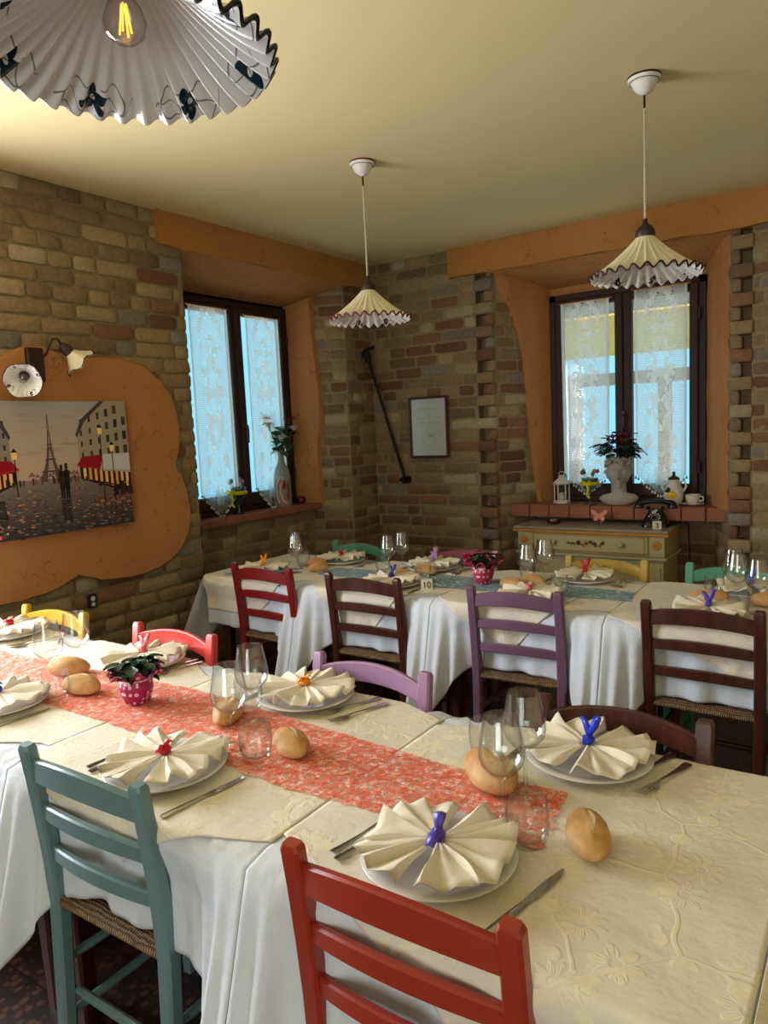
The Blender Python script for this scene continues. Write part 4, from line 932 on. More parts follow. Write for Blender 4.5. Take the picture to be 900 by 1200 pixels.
def pendant(label, x, y, zr, shade_kw, rimmat, canopy=True):
    r = thing('pendant_lamp', label, 'pendant lamp', (x, y, zr), 0, 'ruffled ceramic pendant lamps')
    shade(r, rimmat=rimmat, **shade_kw)
    H = shade_kw.get('H', .135)
    m = M(); m.lathe([(0, H - .012), (.034, H - .010), (.038, H + .004), (.036, H + .022), (.026, H + .037), (.014, H + .044), (.009, H + .052), (.009, H + .066), (0, H + .068)], n=28); m.build('lamp_cap', MAT['bronze'], r)
    zt = ZC - zr; m = M(); m.tube([(0, 0, H + .06), (0, 0, zt - .11)], .0032, 6)
    for ph in (0, pi): m.tube([(.0028 * math.cos(z * 260 + ph), .0028 * math.sin(z * 260 + ph), z) for z in [H + .06 + k * (zt - .17 - H) / 150 for k in range(151)]], .0026, 5)
    m.build('cord', MAT['cord'], r)
    m = M(); m.tube([(0, 0, zt - .115), (0, 0, zt - .055)], .0045, 8); m.build('cord_grip', MAT['black'], r)
    m = M(); m.lathe([(0, zt - .068), (.012, zt - .064), (.034, zt - .050), (.046, zt - .028), (.052, zt - .020), (.060, zt - .016), (.062, zt - .008), (.058, zt - .006)], n=36); cn = m.build('ceiling_cup', MAT['plate'], r)
    m = M(); m.lathe([(.058, zt - .008), (.0625, zt - .006), (.0625, zt - .001), (0, zt - .001)], n=36); m.tube([(.0535 * math.cos(a), .0535 * math.sin(a), zt - .0195) for a in [2 * pi * k / 30 for k in range(30)]], .0016, 6, closed=True); m.build('rim_band', rimmat, cn)
    m = M(); m.tube([(0, 0, H - .01), (0, 0, H - .045)], .014, 14); m.build('lamp_socket', MAT['bronze'], r)
    m = M(); m.lathe([(.012, H - .045), (.014, H - .052), (.024, H - .066), (.030, H - .084), (.026, H - .102), (.014, H - .111), (0, H - .114)], n=24); b = m.build('bulb', MAT['bulb'], r)
    m = M()
    for k in range(4): a = k * pi / 2 + .5; m.tube([(.003 * math.cos(a), .003 * math.sin(a), H - .06), (.009 * math.cos(a), .009 * math.sin(a), H - .100)], .0016, 6)
    m.build('filament', MAT['filament'], b); return r
burg = simple('burgundy_glaze', (110, 18, 42), .25); navy = simple('navy_glaze', (14, 24, 34), .2); plum = simple('dark_plum_glaze', (52, 14, 30), .25)
pendant('cream ruffled pendant with burgundy wavy rim hanging near the left window', -2.13, 3.045, 2.07, dict(flower=(110, 22, 50), n=28, nfl=8, Rr=.205, H=.145), burg)
pendant('cream ruffled pendant with dark plum rim hanging at the right near the far window', -.795, 3.045, 2.08, dict(flower=(34, 16, 36), n=28, nfl=8, Rr=.212, H=.150), plum)
pendant('large ruffled white pendant with navy rim and flowers, cut by the top left frame corner', -.90, .72, 2.065, dict(flower=(16, 40, 56), n=34, nfl=7, Rr=.205, H=.135, amp=.0085, inner=(226, 226, 228), big=1.35), navy)
def orient(loc, dirv):
    z = Vector(dirv).normalized(); x = z.orthogonal().normalized(); y = z.cross(x); return Matrix(((x.x, y.x, z.x, loc[0]), (x.y, y.y, z.y, loc[1]), (x.z, y.z, z.z, loc[2]), (0, 0, 0, 1)))
r = thing('wall_lamp', 'dark bronze wall lamp with two ruffled shades above the canvas', 'wall lamp', (XW + .032, 2.03, 1.92))
m = M(); m.box((.012, 0, -.005), (.030, .085, .165), bev=.006); m.blob((.03, .0, .0), (.008, .008, .008), 8, 6); m.build('back_plate', MAT['bronze'], r, smooth=False)
arms = [([(.02, .036, .03), (.05, .04, .045), (.075, .045, .085), (.08, .06, .115), (.082, .085, .118), (.078, .110, .085)], (.25, .66, -.72), 1), ([(.02, -.02, -.03), (.03, -.05, -.03), (.040, -.070, -.045)], (.72, -.55, -.42), 2)]
for pts, dv, s in arms:
    m = M(); m.tube(pts, .006, 8); arm = m.build('arm', MAT['bronze'], r)
    T = orient(pts[-1], -Vector(dv)); dn = Vector(dv).normalized(); p0 = Vector(pts[-1])
    sh = shade(r, n=20, Rr=.082, H=.075, amp=.0014, wav=.010, flower=(30, 20, 40), nfl=4, r0=.022, big=.6, rimmat=plum); sh.matrix_local = orient(p0 + dn * .115, -dn)
    m = M(); m.lathe([(0, .012), (.012, .010), (.024, -.004), (.028, -.025), (.026, -.048), (0, -.05)], n=20); cp = m.build('lamp_cap', MAT['bronze'], r); cp.matrix_local = T
    m = M(); m.lathe([(.010, -.05), (.018, -.066), (.021, -.085), (.016, -.104), (0, -.112)], n=18); bl = m.build('bulb', MAT['bulb'], r); bl.matrix_local = T

# ------------------------------------------------------------------ canvas picture on the left wall
r = thing('canvas_picture', 'wide canvas print of a rainy Paris street with cafes on the left wall', 'picture', (XW + .042, 2.045, 1.088)); CW, CHt = .905, .652
m = M(); m.box((.014, 0, CHt / 2), (.028, CW, CHt), bev=.002); m.build('stretched_canvas', simple('canvas_edge', (70, 66, 64), .8), r, smooth=False)
m = M(); lay = [0]
def poly(col, pts):
    lay[0] += 1; m.cur = s2l(col); d = .0285 + lay[0] * .0000035; m.F(*[m.V((d, (u - .5) * CW, v * CHt)) for u, v in pts])
def rect(col, u0, v0, u1, v1): poly(col, [(u0, v0), (u1, v0), (u1, v1), (u0, v1)])
def lerp(a, b, t): return tuple(x + (y - x) * t for x, y in zip(a, b))
rr = random.Random(21)
for k in range(24): rect(lerp((198, 172, 148), (170, 162, 158), k / 23), 0, .40 + k * .025, 1, .40 + (k + 1) * .025)
for k in range(14): u, v = rr.uniform(.3, .72), rr.uniform(.6, .97); w_ = rr.uniform(.03, .09); poly(lerp((188, 160, 142), (166, 150, 144), rr.random()), [(u - w_, v), (u, v + .012), (u + w_, v + .003), (u, v - .012)])
for k in range(20): rect(lerp((60, 58, 64), (140, 124, 114), k / 19), 0, k * .021, 1, (k + 1) * .021)
for k in range(420):
    v = rr.uniform(0, .38); u = rr.random(); s = .004 + .014 * (1 - v / .4); poly(lerp((40, 38, 44), (168, 146, 130), rr.random() ** 2), [(u - s, v), (u, v + s * .35), (u + s, v), (u, v - s * .35)])
for k in range(46): v = .40 + rr.uniform(0, .06); u = rr.uniform(.38, .66); s = rr.uniform(.008, .02); poly((134, 96, 92), [(u - s, v - .01), (u, v + s * 1.2), (u + s, v - .01)])
tu = .50; TW = [(0.40, .066), (.47, .050), (.52, .034), (.58, .022), (.66, .012), (.78, .006), (.90, .003)]
for (v0, w0), (v1, w1) in zip(TW, TW[1:]):
    for sg in (-1, 1): poly((92, 78, 78), [(tu + sg * w0, v0), (tu + sg * w0 * .45, v0), (tu + sg * w1 * (.45 if v1 < .6 else .0), v1), (tu + sg * w1, v1)])
for v, w_ in ((.47, .056), (.56, .030), (.67, .015)): rect((84, 70, 72), tu - w_, v, tu + w_, v + .010)
for k in range(10): v = .48 + k * .018; rect((104, 90, 88), tu - .03 + k * .001, v, tu + .03 - k * .001, v + .003)
def facade(sg, base, cols, inner):
    U = lambda x: .5 + sg * x
    poly(base, [(U(.5), .30), (U(inner), .42), (U(inner), .72), (U(inner + .05), .84), (U(.36), 1), (U(.5), 1)])
    for c in range(6):
        t = c / 6; x = inner + .02 + (.5 - inner) * t * 1.0; wv = .012 + .018 * t
        for rw in range(4):
            v0 = .56 + rw * (.085 + .035 * t) + .02 * t; hh = .045 + .035 * t
            if v0 + hh < .99 and x + wv < .5:
                poly(cols[(c + rw) % 2], [(U(x), v0), (U(x + wv), v0 + .004), (U(x + wv), v0 + hh), (U(x), v0 + hh - .004)]); poly((176, 164, 150), [(U(x), v0 - .008), (U(x + wv), v0 - .006), (U(x + wv), v0 - .001), (U(x), v0 - .003)])
    poly((70, 66, 70), [(U(inner), .72), (U(inner + .05), .84), (U(.36), 1), (U(.33), 1), (U(inner + .03), .86), (U(inner - .01), .74)])
facade(-1, (142, 134, 124), [(52, 50, 56), (66, 60, 60)], .22); facade(1, (164, 150, 130), [(54, 48, 50), (78, 66, 58)], .17)
# ground floors, awnings, warm shop windows
for sg, ins in ((-1, .20), (1, .17)):
    U = lambda x: .5 + sg * x
    poly((46, 26, 24), [(U(ins), .40), (U(.5), .24), (U(.5), .56), (U(ins), .52)])
    for k in range(9): x = ins + .02 + k * (.48 - ins) / 9; poly(lerp((236, 150, 60), (255, 214, 130), rr.random()), [(U(x), .40 - .1 * (k / 9)), (U(x + .018), .395 - .1 * (k / 9)), (U(x + .018), .48), (U(x), .48)])
    poly((150, 20, 34), [(U(ins - .02), .50), (U(ins + .13), .46), (U(ins + .15), .58), (U(ins + .02), .57)]); poly((186, 30, 44), [(U(ins - .02), .50), (U(ins + .13), .46), (U(ins + .13), .475), (U(ins - .02), .512)])
    poly((206, 204, 200), [(U(ins + .13), .45), (U(.5), .42), (U(.5), .58), (U(ins + .15), .58)]); poly((168, 166, 166), [(U(ins + .13), .45), (U(.5), .42), (U(.5), .44), (U(ins + .13), .465)])
# street lamps
for u, v0, v1 in ((.815, .20, .74), (.30, .30, .58), (.885, .10, .60)):
    rect((30, 28, 30), u - .003, v0, u + .003, v1); poly((250, 216, 140), [(u - .012, v1), (u + .012, v1), (u + .016, v1 + .05), (u - .016, v1 + .05)]); poly((30, 28, 30), [(u - .018, v1 + .05), (u + .018, v1 + .05), (u, v1 + .08)])
# couple and passers-by with wet reflections
for u, h, c in ((.555, .19, (40, 30, 34)), (.585, .20, (26, 24, 30))):
    poly(c, [(u - .014, .33), (u + .014, .33), (u + .017, .33 + h * .7), (u, .33 + h * .8), (u - .017, .33 + h * .7)]); poly(c, [(u - .009, .33 + h * .78), (u + .009, .33 + h * .78), (u + .008, .33 + h), (u - .008, .33 + h)]); poly(c, [(u - .012, .26), (u - .002, .26), (u, .34), (u - .012, .34)]); poly(c, [(u + .002, .26), (u + .012, .26), (u + .012, .34), (u, .34)]); poly(lerp(c, (80, 74, 80), .5), [(u - .012, .08), (u + .012, .06), (u + .014, .25), (u - .014, .25)])
for k in range(26): u = rr.uniform(.24, .72); h = rr.uniform(.03, .06); rect(lerp((40, 34, 38), (90, 60, 56), rr.random()), u - .004, .38, u + .004, .38 + h)
for k in range(90): sg = rr.choice((-1, 1)); u = .5 + sg * rr.uniform(.08, .5); v = rr.uniform(.04, .34); s = rr.uniform(.004, .016); poly(rr.choice(((238, 170, 84), (206, 120, 60), (150, 40, 44), (220, 150, 90))), [(u - s, v), (u, v + .006), (u + s, v), (u, v - .006)])
# cafe chairs and diners (right), flower stall (left)
for k in range(7):
    u = .76 + k * .035; v = .10 + .03 * (k % 2); poly((96, 44, 30), [(u - .014, v), (u - .010, v), (u - .008, v + .16), (u - .014, v + .16)]); poly((96, 44, 30), [(u + .012, v), (u + .016, v), (u + .014, v + .16), (u + .008, v + .16)]); rect((170, 120, 84), u - .014, v + .07, u + .015, v + .09); rect((140, 90, 62), u - .012, v + .12, u + .012, v + .16)
for k in range(5): u = .79 + k * .05; poly(rr.choice(((70, 40, 40), (120, 96, 84), (40, 36, 44))), [(u - .02, .24), (u + .02, .24), (u + .014, .31), (u, .325), (u - .014, .31)]); poly((60, 36, 28), [(u - .010, .32), (u + .010, .32), (u + .009, .355), (u - .009, .355)])
for k in range(520):
    u = rr.uniform(.0, .24) * rr.random() ** .3; v = rr.uniform(.03, .42) * (1 - u * 1.6); s = rr.uniform(.005, .013)
    poly(rr.choice(((176, 24, 44), (220, 60, 90), (236, 224, 216), (60, 96, 46), (44, 78, 40), (150, 20, 36), (228, 150, 170))), [(u - s, v), (u, v + s * 1.3), (u + s, v), (u, v - s * 1.3)])
for k in range(5): u = .03 + k * .045; poly((58, 58, 66), [(u - .016, .10), (u + .016, .10), (u + .02, .17), (u - .02, .17)])
poly((36, 26, 26), [(.19, .16), (.235, .15), (.225, .29), (.185, .28)]); poly((60, 54, 52), [(.194, .175), (.228, .168), (.221, .278), (.19, .27)])
for k in range(260):
    v = rr.uniform(.02, .36); u = .5 + rr.uniform(-.5, .5) * (1 - v * .9); w_ = .006 + .02 * (.4 - v); poly(lerp((66, 62, 70), (186, 168, 150), rr.random() ** 1.5), [(u - w_, v), (u - w_ * .6, v + w_ * .35), (u + w_ * .7, v + w_ * .3), (u + w_, v - .002)])
m.build('printed_image', MAT['print'], r, smooth=False, colors=True)
# wall outlet
r = thing('wall_outlet', 'small black socket low on the left brick wall', 'socket', (XW + .012, 2.235, .70)); m = M(); m.box((.006, 0, 0), (.012, .05, .075), bev=.003); m.build('cover', MAT['outlet'], r, smooth=False)
m = M(); m.tube([(.012, 0, .012), (.0145, 0, .012)], .013, 14); m.tube([(.012, 0, -.018), (.0145, 0, -.018)], .011, 14); m.build('socket', MAT['white'], r)

# ------------------------------------------------------------------ back wall items
r = thing('framed_print', 'small framed ink drawing under glass on the back brick wall', 'picture', (-2.917, YW - .022, 1.525))
m = M(); fw, fh = .345, .472
for c, d in (((-fw / 2 + .009, -.009, 0), (.018, .02, fh)), ((fw / 2 - .009, -.009, 0), (.018, .02, fh)), ((0, -.009, fh / 2 - .009), (fw - .036, .02, .018)), ((0, -.009, -fh / 2 + .009), (fw - .036, .02, .018))): m.box(c, d, bev=.003)
m.build('frame', MAT['pframe'], r, smooth=False)
m = M(); m.box((0, -.002, 0), (fw - .03, .004, fh - .03)); m.build('paper', MAT['paper'], r, smooth=False)
m = M(); yy = -.0052; ink = simple('grey_ink', (120, 120, 118), .8)
m.tube([(-.10, yy, .14), (.10, yy, .14)], .0008, 4); m.tube([(-.10, yy, .07), (.11, yy, .075)], .0010, 4); m.tube([(-.10, yy, .14), (-.10, yy, .07)], .0006, 4); m.tube([(.02, yy, .10), (.0, yy, .08)], .001, 4)
for k in range(16): m.tube([(-.09 + k * .012, yy, .03), (-.084 + k * .012, yy, .036 + .006 * (k % 3))], .0013, 4)
for k in range(70): a, q = rr.uniform(0, 2 * pi), rr.uniform(0, .07); x, z = .02 + q * math.cos(a), -.065 + q * .9 * math.sin(a); m.tube([(x, yy, z), (x + rr.uniform(-.012, .012), yy, z + rr.uniform(-.01, .01))], .0009, 4)
m.tube([(-.06, yy, -.16), (.09, yy, -.155)], .0008, 4); m.tube([(.02 + .085 * math.cos(a), yy, -.065 + .078 * math.sin(a)) for a in [2 * pi * k / 30 for k in range(31)]], .0007, 4)
m.build('ink_drawing', ink, r)
m = M(); m.box((0, -.009, 0), (fw - .034, .002, fh - .034)); m.build('glass', MAT['pane'], r, smooth=False)
r = thing('iron_tie_rod', 'black iron rod fixed diagonally across the room corner', 'iron rod', (0, 0, 0))
m = M(); m.tube([(-3.40, 4.80, 2.12), (-3.14, YW - .05, 1.12)], .012, 10); m.build('rod', MAT['iron'], r)
m = M(); m.tube([(-3.47, 4.80, 2.09), (-3.415, 4.80, 2.15), (-3.33, 4.80, 2.17)], .014, 8); m.tube([(-3.40, 4.80, 2.13), (-3.385, 4.80, 2.06)], .024, 10); m.build('hook', MAT['iron'], r)
m = M(); m.tube([(-3.14, YW + .0, 1.12), (-3.14, YW - .07, 1.12)], .030, 14); m.tube([(-3.19, YW - .05, 1.12), (-3.14, YW - .05, 1.12)], .012, 8); m.build('anchor', MAT['iron'], r)

# ------------------------------------------------------------------ sideboard
r = thing('sideboard', 'cream painted sideboard with ochre edging and flower drawer below the far window', 'sideboard', (-1.64, 4.99, 0)); BW, BD, BH = 1.0, .42, .815
m = M(); m.box((0, 0, BH - .0215), (1.056, .456, .021), bev=.006); m.build('top', simple('faded_painted_top', (150, 140, 116), .4), r, smooth=False)
m = M(); m.box((0, -.003, BH - .041), (1.064, .464, .018), bev=.003); m.build('top_edging', MAT['ocher'], r, smooth=False)
m = M(); m.box((0, .01, .40), (BW - .02, BD - .03, .66)); m.box((0, 0, .70), (BW, BD, .14)); m.box((0, 0, .615), (BW + .03, BD + .02, .022), bev=.006); m.box((0, 0, .06), (BW + .02, BD + .01, .10), bev=.006)
for sx in (-1, 1): m.box((sx * (BW / 2 - .055), -BD / 2 + .012, .36), (.10, .03, .46), bev=.004); m.box((sx * (BW / 2 - .055), -BD / 2 - .006, .36), (.07, .012, .40), bev=.003)
m.build('body', MAT['cream'], r, smooth=False)
m = M(); m.box((0, -BD / 2 - .006, .70), (.80, .02, .118), bev=.004); dr = m.build('drawer', MAT['cream'], r, smooth=False)
m = M()
for c, d in (((0, -BD / 2 - .017, .752), (.76, .006, .007)), ((0, -BD / 2 - .017, .648), (.76, .006, .007)), ((-.38, -BD / 2 - .017, .70), (.007, .006, .11)), ((.38, -BD / 2 - .017, .70), (.007, .006, .11))): m.box(c, d)
m.build('drawer_border', MAT['ocher'], dr, smooth=False)
for x in (-.23, .23):
    m = M(); m.lathe([(0, 0), (.010, 0), (.010, .012), (.018, .018), (.020, .026), (.014, .033), (0, .035)], n=18, T=orient((x, -BD / 2 - .014, .705), (0, -1, 0))); m.build('knob', MAT['cream'], dr)
m = M(); yy = -BD / 2 - .0175
for k in range(-7, 8):
    m.cur = s2l((52, 74, 36)); x = k * .017; T = orient((x, yy, .70 + .006 * math.sin(k)), (0, -1, 0)) @ Matrix.Rotation(k * 1.3, 4, 'Z'); leafm(m, T, .030, .011, 3)
for x, s_, c in ((0, .029, (206, 140, 30)), (-.056, .017, (160, 64, 30)), (.056, .017, (160, 64, 30)), (-.10, .010, (196, 150, 50)), (.10, .010, (196, 150, 50))):
    m.cur = s2l(c)
    for q in range(6): leafm(m, orient((x, yy - .001, .70), (0, -1, 0)) @ Matrix.Rotation(q * pi / 3, 4, 'Z'), s_, s_ * .4, 3)
    m.cur = s2l((90, 30, 20)); m.blob((x, yy - .003, .70), (s_ * .3, .003, s_ * .3), 8, 6)
m.build('painted_flowers', MAT['vmatte'], dr, colors=True)
for sx in (-1, 1):
    m = M(); T0 = orient((sx * (BW / 2 - .045), -BD / 2 - .002, .705), (0, -1, 0)); m.lathe([(.0, .010), (.008, .010), (.010, .006), (.016, .008), (.024, .006), (.027, 0)], n=32, T=T0, mod=lambda a, q, z, j: (q * (1 + .10 * abs(math.sin(a * 4)) * (j > 2)), z)); m.build('rosette', MAT['ocher'], r)
for sx in (-1, 1):
    m = M(); m.box((sx * .195, -BD / 2 - .004, .36), (.37, .02, .44), bev=.004); m.box((sx * .195, -BD / 2 - .015, .36), (.29, .012, .34), bev=.008); dd = m.build('door', MAT['cream'], r, smooth=False)
    m = M(); m.lathe([(0, 0), (.010, 0), (.012, .014), (.017, .02), (.012, .028), (0, .03)], n=16, T=orient((sx * .03, -BD / 2 - .012, .42), (0, -1, 0))); m.build('knob', MAT['bronze'], dd)
for sx in (-1, 1):
    for sy in (-1, 1): m = M(); m.box((sx * .44, sy * .16, .012), (.06, .06, .03), bev=.006); m.build('foot', MAT['cream'], r, smooth=False)
ZS = .815 - .011
ZS = BH - .011
# on the sideboard
m = M(); m.lathe([(0, 0), (.040, 0), (.046, .006), (.048, .028), (.045, .036), (.041, .030), (.038, .012), (0, .010)], n=28)
r = thing('candle_glass', 'low red glass candle holder on the left of the sideboard', 'candle holder', (-1.93, 4.92, ZS)); m.build('cup', MAT['redglass'], r)
m = M(); m.lathe([(0, .010), (.034, .010), (.034, .024), (0, .024)], n=20); m.build('wax', simple('red_wax', (150, 16, 24), .4), r)
r = thing('butterfly_glass', 'small glass with a pink paper butterfly on the sideboard', 'ornament', (-1.60, 4.95, ZS))
m = M(); m.lathe([(0, 0), (.024, 0), (.026, .003), (.010, .012), (.012, .022), (.030, .035), (.033, .060), (.031, .060), (.027, .038), (0, .026)], n=24); m.build('glass_bowl', MAT['glass'], r)
m = M(); T = Matrix.Translation(Vector((0, -.036, .068))) @ Matrix.Rotation(pi / 2, 4, 'X')
for sg in (-1, 1): m.prism([(0, -.012), (sg * .012, -.034), (sg * .034, -.036), (sg * .040, -.018), (sg * .030, -.002), (sg * .052, .016), (sg * .058, .040), (sg * .040, .040), (sg * .016, .022), (0, .008)][::sg], T, .002)
m.build('paper_butterfly', simple('salmon_paper', (226, 142, 118), .6), r, smooth=False)
# telephone
r = thing('telephone', 'old black rotary telephone with dark cord at the right of the sideboard', 'telephone', (-1.245, 4.985, ZS), d2r(8))
m = M()
def tb(u, v):
    a = 2 * pi * u; lv = [(0, 1), (.04, 1), (.3, .94), (.62, .70), (.85, .52), (1, .50)][min(5, int(v * 5 + .001))]
    cx = abs(math.cos(a)) ** .5 * (1 if math.cos(a) > 0 else -1); cy = abs(math.sin(a)) ** .5 * (1 if math.sin(a) > 0 else -1); return Vector((cx * .088 * lv[1], cy * .080 * lv[1] + .012 * lv[0], .115 * lv[0]))
m.grid(36, 5, tb); m.F(*[m.V(tb(k / 36, 1)) for k in range(36)]); m.build('body', MAT['black'], r)
m = M(); T = orient((0, -.066, .058), (0, -.75, .65)); m.lathe([(0, .012), (.026, .013), (.042, .010), (.045, 0)], n=28, T=T); dl = m.build('dial', MAT['black'], r)
m = M()
for k in range(10): a = .6 + k * .5; m.blob(T @ Vector((.033 * math.cos(a), .033 * math.sin(a), .0115)), .0052, 8, 6)
m.tube([T @ Vector((.019 * math.cos(a), .019 * math.sin(a), .0128)) for a in [2 * pi * k / 20 for k in range(20)]], .001, 5, closed=True); m.build('finger_holes', MAT['white'], dl)
m = M(); m.box(None, (.045, .003, .018), m=orient((0, -.036, .103), (0, -.6, .8)) @ Matrix.Rotation(pi / 2, 4, 'X')); m.build('name_plate', MAT['cardw'], r, smooth=False)
for sx in (-1, 1): m = M(); m.box((sx * .045, .012, .122), (.022, .05, .022), bev=.005); m.build('cradle', MAT['black'], r, smooth=False)
m = M(); m.tube([(-.115, .012, .142), (-.095, .012, .155), (-.04, .012, .163), (.04, .012, .163), (.095, .012, .155), (.115, .012, .142)], [.018, .019, .014, .014, .019, .018], 14)
for sx in (-1, 1): m.lathe([(0, -.03), (.030, -.028), (.032, -.016), (.022, .004), (.016, .016)], n=22, c=(sx * .105, .008, .148))
m.build('handset', MAT['black'], r)
m = M(); m.tube([(.10, .04, .08), (.16, .05, .05), (.20, .06, .0), (.205, .06, -.2), (.21, .06, -.45), (.19, .06, -.5)], .0045, 8); m.build('cord', MAT['black'], r)
numcard('small folded card with number 3 on the sideboard before the telephone', '3', (-1.205, 4.86, ZS), d2r(18), 1.05)
# on the far sill
ZF = .926
r = thing('lantern', 'small white metal lantern on the left of the far sill', 'lantern', (-1.955, 5.16, ZF), d2r(20)); m = M(); n = 6
hexp = lambda rad, z: [(rad * math.cos(2 * pi * k / 6), rad * math.sin(2 * pi * k / 6), z) for k in range(6)]
m.lathe([(0, 0), (.062, 0), (.062, .012), (.055, .018), (0, .018)], n=6); m.lathe([(0, .138), (.056, .138), (.064, .146), (.060, .152), (.030, .180), (.020, .186), (.026, .196), (.014, .206), (0, .208)], n=12)
for p in hexp(.053, 0): m.tube([(p[0], p[1], .015), (p[0], p[1], .14)], .0045, 6)
m.build('housing', MAT['white'], r, smooth=False); m = M(); m.tube([(.020 * math.cos(a), 0, .212 + .020 * math.sin(a)) for a in [2 * pi * k / 16 for k in range(16)]], .003, 6, closed=True); m.build('ring', MAT['white'], r)
m = M(); m.lathe([(.046, .018), (.046, .138)], n=6); m.build('glass', MAT['pane'], r, smooth=False)
m = M(); m.tube([(0, 0, .018), (0, 0, .075)], .02, 14); m.build('candle', MAT['cardw'], r)
def ribbonstrip(m, pts, w_):
    st = len(m.v)
    for p in pts: p = Vector(p); m.V(p + Vector((0, 0, w_))); m.V(p - Vector((0, 0, w_)))
    for i in range(len(pts) - 1): q = st + 2 * i; m.F(q, q + 1, q + 3, q + 2)
yel = simple('yellow_ribbon', (232, 212, 20), .5)
def goblet(label, loc, seed):
    rr = random.Random(seed); r = thing('goblet', label, 'goblet', loc); r.scale = (1.2, 1.2, 1.12)
    m = M(); m.lathe([(0, 0), (.036, 0), (.036, .003), (.008, .010), (.0055, .03), (.006, .075), (.014, .088), (.036, .105), (.046, .130), (.050, .170), (.048, .170), (.043, .132), (.032, .110), (0, .094)], n=28); m.build('glass_bowl', MAT['blueglass'], r)
    m = M(); m.tube([(.047 * math.cos(a), .047 * math.sin(a), .135) for a in [2 * pi * k / 20 for k in range(20)]], .012, 6, closed=True)
    for sg in (-1, 1):
        m.tube([(0, -.052, .135), (sg * .022, -.062, .155), (sg * .038, -.060, .142), (sg * .020, -.060, .128), (0, -.052, .135)], .006, 6)
    m.tube([(0, -.055, .13), (.012, -.058, .10), (-.002, -.05, .07), (.010, -.045, .045)], .007, 6); m.build('bow', yel, r)
    m = M()
    for k in range(46):
        m.cur = s2l(rr.choice(((70, 160, 180), (230, 120, 110), (240, 220, 120), (120, 170, 70), (150, 60, 90), (70, 110, 60)))); a, q = rr.uniform(0, 2 * pi), rr.uniform(0, .040); m.blob((q * math.cos(a), q * math.sin(a), rr.uniform(.12, .17)), rr.uniform(.006, .010), 8, 6)
    m.build('sweets', MAT['vmatte'], r, colors=True)
    for k in range(7):
        a = k * .9 + rr.random(); m = M(); p1 = (.045 * math.cos(a), .045 * math.sin(a), rr.uniform(.195, .215)); m.tube([(0.012 * math.cos(a), .012 * math.sin(a), .13), p1], .0018, 5); m.cur = s2l(rr.choice(((210, 110, 110), (90, 150, 110), (120, 90, 110), (190, 180, 160), (90, 130, 150)))); m.blob(p1, (.012, .010, .014), 10, 8); m.build('lollipop', MAT['vmatte'], r, colors=True)
    return r
goblet('glass goblet with yellow bow and sweets on the left sill', (-3.79, 3.685, .976), 3)
g2 = goblet('glass goblet with yellow bow and flowers beside the stone bust', (-1.725, 5.10, ZF), 8)
# bust planter
r = thing('bust_planter', 'grey classical head-and-shoulders planter with curly hair on the far sill', 'planter', (-1.535, 5.15, ZF), d2r(14))
m = M()
def head(d):   # d unit; face towards -y
    k = 1.0; x, y, z = d.x, d.y, d.z
    g = lambda cx, cz, sx, sz: math.exp(-((x - cx) / sx) ** 2 - ((z - cz) / sz) ** 2) * (y < .1)
    k += .27 * g(0, -.10, .13, .22) + .12 * g(0, -.24, .17, .09)        # nose
    k -= .13 * (g(-.33, .10, .17, .11) + g(.33, .10, .17, .11)); k += .075 * (g(-.32, .27, .24, .07) + g(.32, .27, .24, .07)) + .05 * g(0, .3, .3, .12)
    k += .055 * (g(-.32, .09, .085, .055) + g(.32, .09, .085, .055))    # eyeballs
    k += .085 * (g(0, -.45, .17, .045) + g(0, -.56, .15, .05)) - .05 * g(0, -.505, .2, .018) - .05 * g(0, -.65, .2, .05) + .13 * g(0, -.80, .26, .12)
    k += .04 * (g(-.5, -.2, .2, .2) + g(.5, -.2, .2, .2)); k -= .10 * max(0, -z - .2) * (abs(x) > .3)
    return 1 + (k - 1) * 1.45
m.blob((0, 0, .222), (.078, .088, .112), 60, 48, head)
def shoulders(a, q, z, j): return q * (1 if abs(math.cos(a)) < .3 else 1), z
def ell(a, q, z, j):
    t = [.0, .0, .12, .5, 1, 1, .9, .5][min(j, 7)]; return q, z
prof = [(.0, .0, 0), (.085, .055, 0), (.112, .066, .014), (.132, .070, .036), (.130, .068, .052), (.104, .060, .070), (.068, .054, .084), (.052, .050, .098), (.050, .050, .13), (.052, .052, .17), (.05, .05, .2)]
rings = []
for j, (ax, ay, z) in enumerate(prof):
    if ax == 0: continue
    rings.append([m.V((ax * math.cos(2 * pi * k / 32), ay * math.sin(2 * pi * k / 32) - .004 + (.008 if z < .1 else 0), z - (.012 * math.cos(2 * pi * k / 32) ** 2 if z > .08 and z < .12 else 0))) for k in range(32)])
for A, B in zip(rings, rings[1:]):
    for k in range(32): m.F(A[k], A[(k + 1) % 32], B[(k + 1) % 32], B[k])
m.F(*reversed(rings[0]))
m.build('bust', MAT['stone'], r)
for sx in (-1, 1):
    m = M(); m.blob((sx * .079, .005, .222), (.010, .018, .027), 12, 10, lambda d: 1 - .3 * math.exp(-((d.y) / .4) ** 2 - (d.z / .5) ** 2) * (d.x * sx > 0)); m.build('ear', MAT['stone'], r)
m = M(); rr = random.Random(4)
